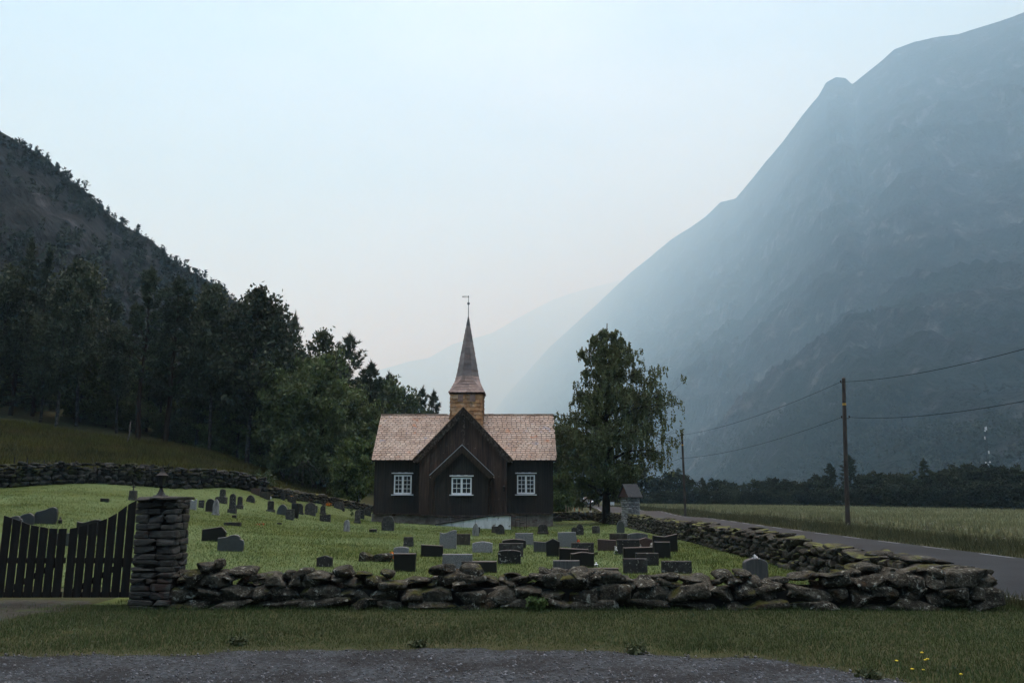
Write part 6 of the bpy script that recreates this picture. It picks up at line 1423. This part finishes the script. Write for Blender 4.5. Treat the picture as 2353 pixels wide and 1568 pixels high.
def car(x, y, z, yaw):
    t = thing('car', 'silver car with lit headlights driving towards the camera on the wet road', 'car', (x, y, z))
    M_cp = mk('silver_car_paint', [(.28, .30, .33), (.34, .36, .39)], 3, 2, rough=.25, metal=.6, spec=.5); M_ct = mk('tyre_rubber', [(.012, .012, .012), (.02, .02, .02)], 8, 3, rough=.8); M_ch = bpy.data.materials.new('headlight'); M_ch.use_nodes = True; bs = M_ch.node_tree.nodes['Principled BSDF']; bs.inputs['Base Color'].default_value = (.9, .9, .9, 1); bs.inputs['Emission Color'].default_value = (1, .98, .93, 1); bs.inputs['Emission Strength'].default_value = .8
    def tr(P): return _rot(np.asarray(P, float), 0, 0, yaw) + np.array([x, y, z])
    # sections along the length: (s, z_low, z_belt, z_roof, half width low, half width belt, half width roof); s < 0 is the front
    secs = [(-2.1, .32, .55, .60, .62, .70, .60), (-2.0, .22, .68, .74, .78, .84, .70), (-1.5, .20, .84, .92, .88, .90, .74), (-.85, .20, .94, 1.02, .90, .92, .74), (-.15, .20, .98, 1.46, .90, .92, .62), (.6, .20, 1.0, 1.56, .90, .92, .64), (1.5, .20, 1.0, 1.50, .90, .92, .62), (1.95, .22, .98, 1.12, .86, .90, .66), (2.1, .35, .75, .85, .76, .80, .64)]
    V = []; n = 10
    for s, zl, zb, zr, a, b_, c in secs: V += [(-a, s, zl), (-b_ * .99, s, (zl + zb) / 2), (-b_, s, zb - .05), (-b_ + .05, s, zb), (-c, s, zr - .05), (c, s, zr - .05), (b_ - .05, s, zb), (b_, s, zb - .05), (b_ * .99, s, (zl + zb) / 2), (a, s, zl)]
    Fq = [(i * n + k, i * n + (k + 1) % n, (i + 1) * n + (k + 1) % n, (i + 1) * n + k) for i in range(len(secs) - 1) for k in range(n)] + [tuple(range(n))[::-1], tuple(range((len(secs) - 1) * n, len(secs) * n))]
    m = MB(); m.add(tr(V), Fq); m.build('body', M_cp, t, True)
    m = MB(); m.add(tr([(-.70, -.86, 1.00), (.70, -.86, 1.00), (.58, -.20, 1.43), (-.58, -.20, 1.43), (-.70, -.89, .995), (.70, -.89, .995), (.58, -.23, 1.46), (-.58, -.23, 1.46)]), [(0, 3, 2, 1), (4, 5, 6, 7), (0, 1, 5, 4), (1, 2, 6, 5), (2, 3, 7, 6), (3, 0, 4, 7)]); m.build('windscreen', M_glass, t)
    for s in (-1, 1):
        m = MB(); m.add(tr([(s * .895, -.55, 1.02), (s * .895, 1.55, 1.02), (s * .67, 1.35, 1.40), (s * .67, 0.0, 1.40), (s * .91, -.55, 1.02), (s * .91, 1.55, 1.02), (s * .69, 1.35, 1.41), (s * .69, 0.0, 1.41)]), [(0, 3, 2, 1), (4, 5, 6, 7), (0, 1, 5, 4), (1, 2, 6, 5), (2, 3, 7, 6), (3, 0, 4, 7)]); m.build('side_window', M_glass, t)
        m = MB(); m.add(tr([(s * .42, -2.03, .66), (s * .80, -1.93, .72), (s * .80, -1.90, .82), (s * .46, -2.0, .76), (s * .42, -1.95, .66), (s * .80, -1.85, .72), (s * .80, -1.82, .82), (s * .46, -1.92, .76)]), [(0, 1, 2, 3), (4, 7, 6, 5), (0, 4, 5, 1), (1, 5, 6, 2), (2, 6, 7, 3), (3, 7, 4, 0)]); m.build('headlight', M_ch, t)
        m = MB(); m.add(tr(_rot(np.array([(-.09, -.05, -.06), (.09, -.05, -.06), (.09, .05, -.06), (-.09, .05, -.06), (-.09, -.05, .06), (.09, -.05, .06), (.09, .05, .06), (-.09, .05, .06)]), 0, 0, 0) + (s * 1.0, -.5, 1.04)), [(0, 3, 2, 1), (4, 5, 6, 7), (0, 1, 5, 4), (1, 2, 6, 5), (2, 3, 7, 6), (3, 0, 4, 7)]); m.build('wing_mirror', M_cp, t)
        for yy in (-1.35, 1.3):
            m = MB(); m.lathe((0, 0, 0), [(.2, -.1), (.31, -.1), (.33, -.05), (.33, .05), (.31, .1), (.2, .1)], 18); w_ = m.build('wheel', M_ct, None); 
            me = w_.data; bpy.data.objects.remove(w_); V = _rot(m.V[0], 0, R_(90), 0) + (s * .80, yy, .33); m2 = MB(); m2.add(tr(V), m.F); wo = m2.build('wheel', M_ct, t)
            m = MB(); m.lathe((0, 0, 0), [(.02, -.02), (.2, -.03), (.2, .03), (.02, .02)], 14); V = _rot(m.V[0], 0, R_(90), 0) + (s * .89, yy, .33); m2 = MB(); m2.add(tr(V), m.F); m2.build('rim', M_cp, wo)
    m = MB(); m.add(tr([(-.55, -2.13, .34), (.55, -2.13, .34), (.6, -2.09, .54), (-.6, -2.09, .54), (-.55, -2.0, .34), (.55, -2.0, .34), (.6, -2.0, .54), (-.6, -2.0, .54)]), [(0, 1, 2, 3), (4, 7, 6, 5), (0, 4, 5, 1), (1, 5, 6, 2), (2, 6, 7, 3), (3, 7, 4, 0)]); m.build('grille', M_ct, t)
cpos = at(1348.5, 1161, 138); car(cpos[0], 138, float(GG(np.array([cpos[0]]), np.array([138.]))[0]) + .05, R_(2))
M_umbel = mk('dull_white_umbels', [(.22, .22, .18), (.36, .36, .31)], 9, 3, rough=.8)
# white umbels and weeds on the verge
r = np.random.default_rng(44); n = 230; y = sampY(n, 20, 75, r); x = rd_x(y) + 2.85 + r.uniform(.4, 4.6, n); h = r.uniform(.3, .75, n); z = GG(x, y)
V = leaf_quads(r, np.stack([x, y, z + h], 1), .028, 0, 1.0); V2 = []
for k in range(3): V2.append(leaf_quads(r, np.stack([x, y, z + h], 1) + r.normal(0, .02, (n, 3)), .026, 0, 1.0))
V = np.concatenate([V] + V2); stuff(npmesh('verge_wildflowers', V.reshape(-1, 3), np.arange(4 * len(V)).reshape(-1, 4), M_umbel))
# ================================================================== haze
HZ_Z0 = min(float(ZZ.min()), -3.0) - 1
mh = bpy.data.materials.new('haze_air'); mh.use_nodes = True; nt = mh.node_tree; nt.nodes.clear()
o_ = nt.nodes.new('ShaderNodeOutputMaterial'); pv = nt.nodes.new('ShaderNodeVolumePrincipled'); nt.links.new(pv.outputs[0], o_.inputs['Volume'])
pv.inputs['Color'].default_value = (0.47, 0.765, 1.0, 1); pv.inputs['Absorption Color'].default_value = (1, 1, 1, 1); pv.inputs['Density'].default_value = HAZE_D; pv.inputs['Anisotropy'].default_value = 0.25
pv.inputs['Density Attribute'].default_value = ''; pv.inputs['Temperature Attribute'].default_value = ''
try: pv.inputs['Color Attribute'].default_value = ''
except Exception: pass
top = 0
for nm in ('hillside', 'mountain', 'far_mountain'):
    me = bpy.data.objects[nm].data; co = np.empty(len(me.vertices) * 3, np.float32); me.vertices.foreach_get('co', co); top = max(top, co[2::3].max()); 
hz = MB(); hz.box((0, 16000, (top + 20 + HZ_Z0) / 2), (30000, 34000, top + 20 - HZ_Z0))
stuff(hz.build('haze', mh))
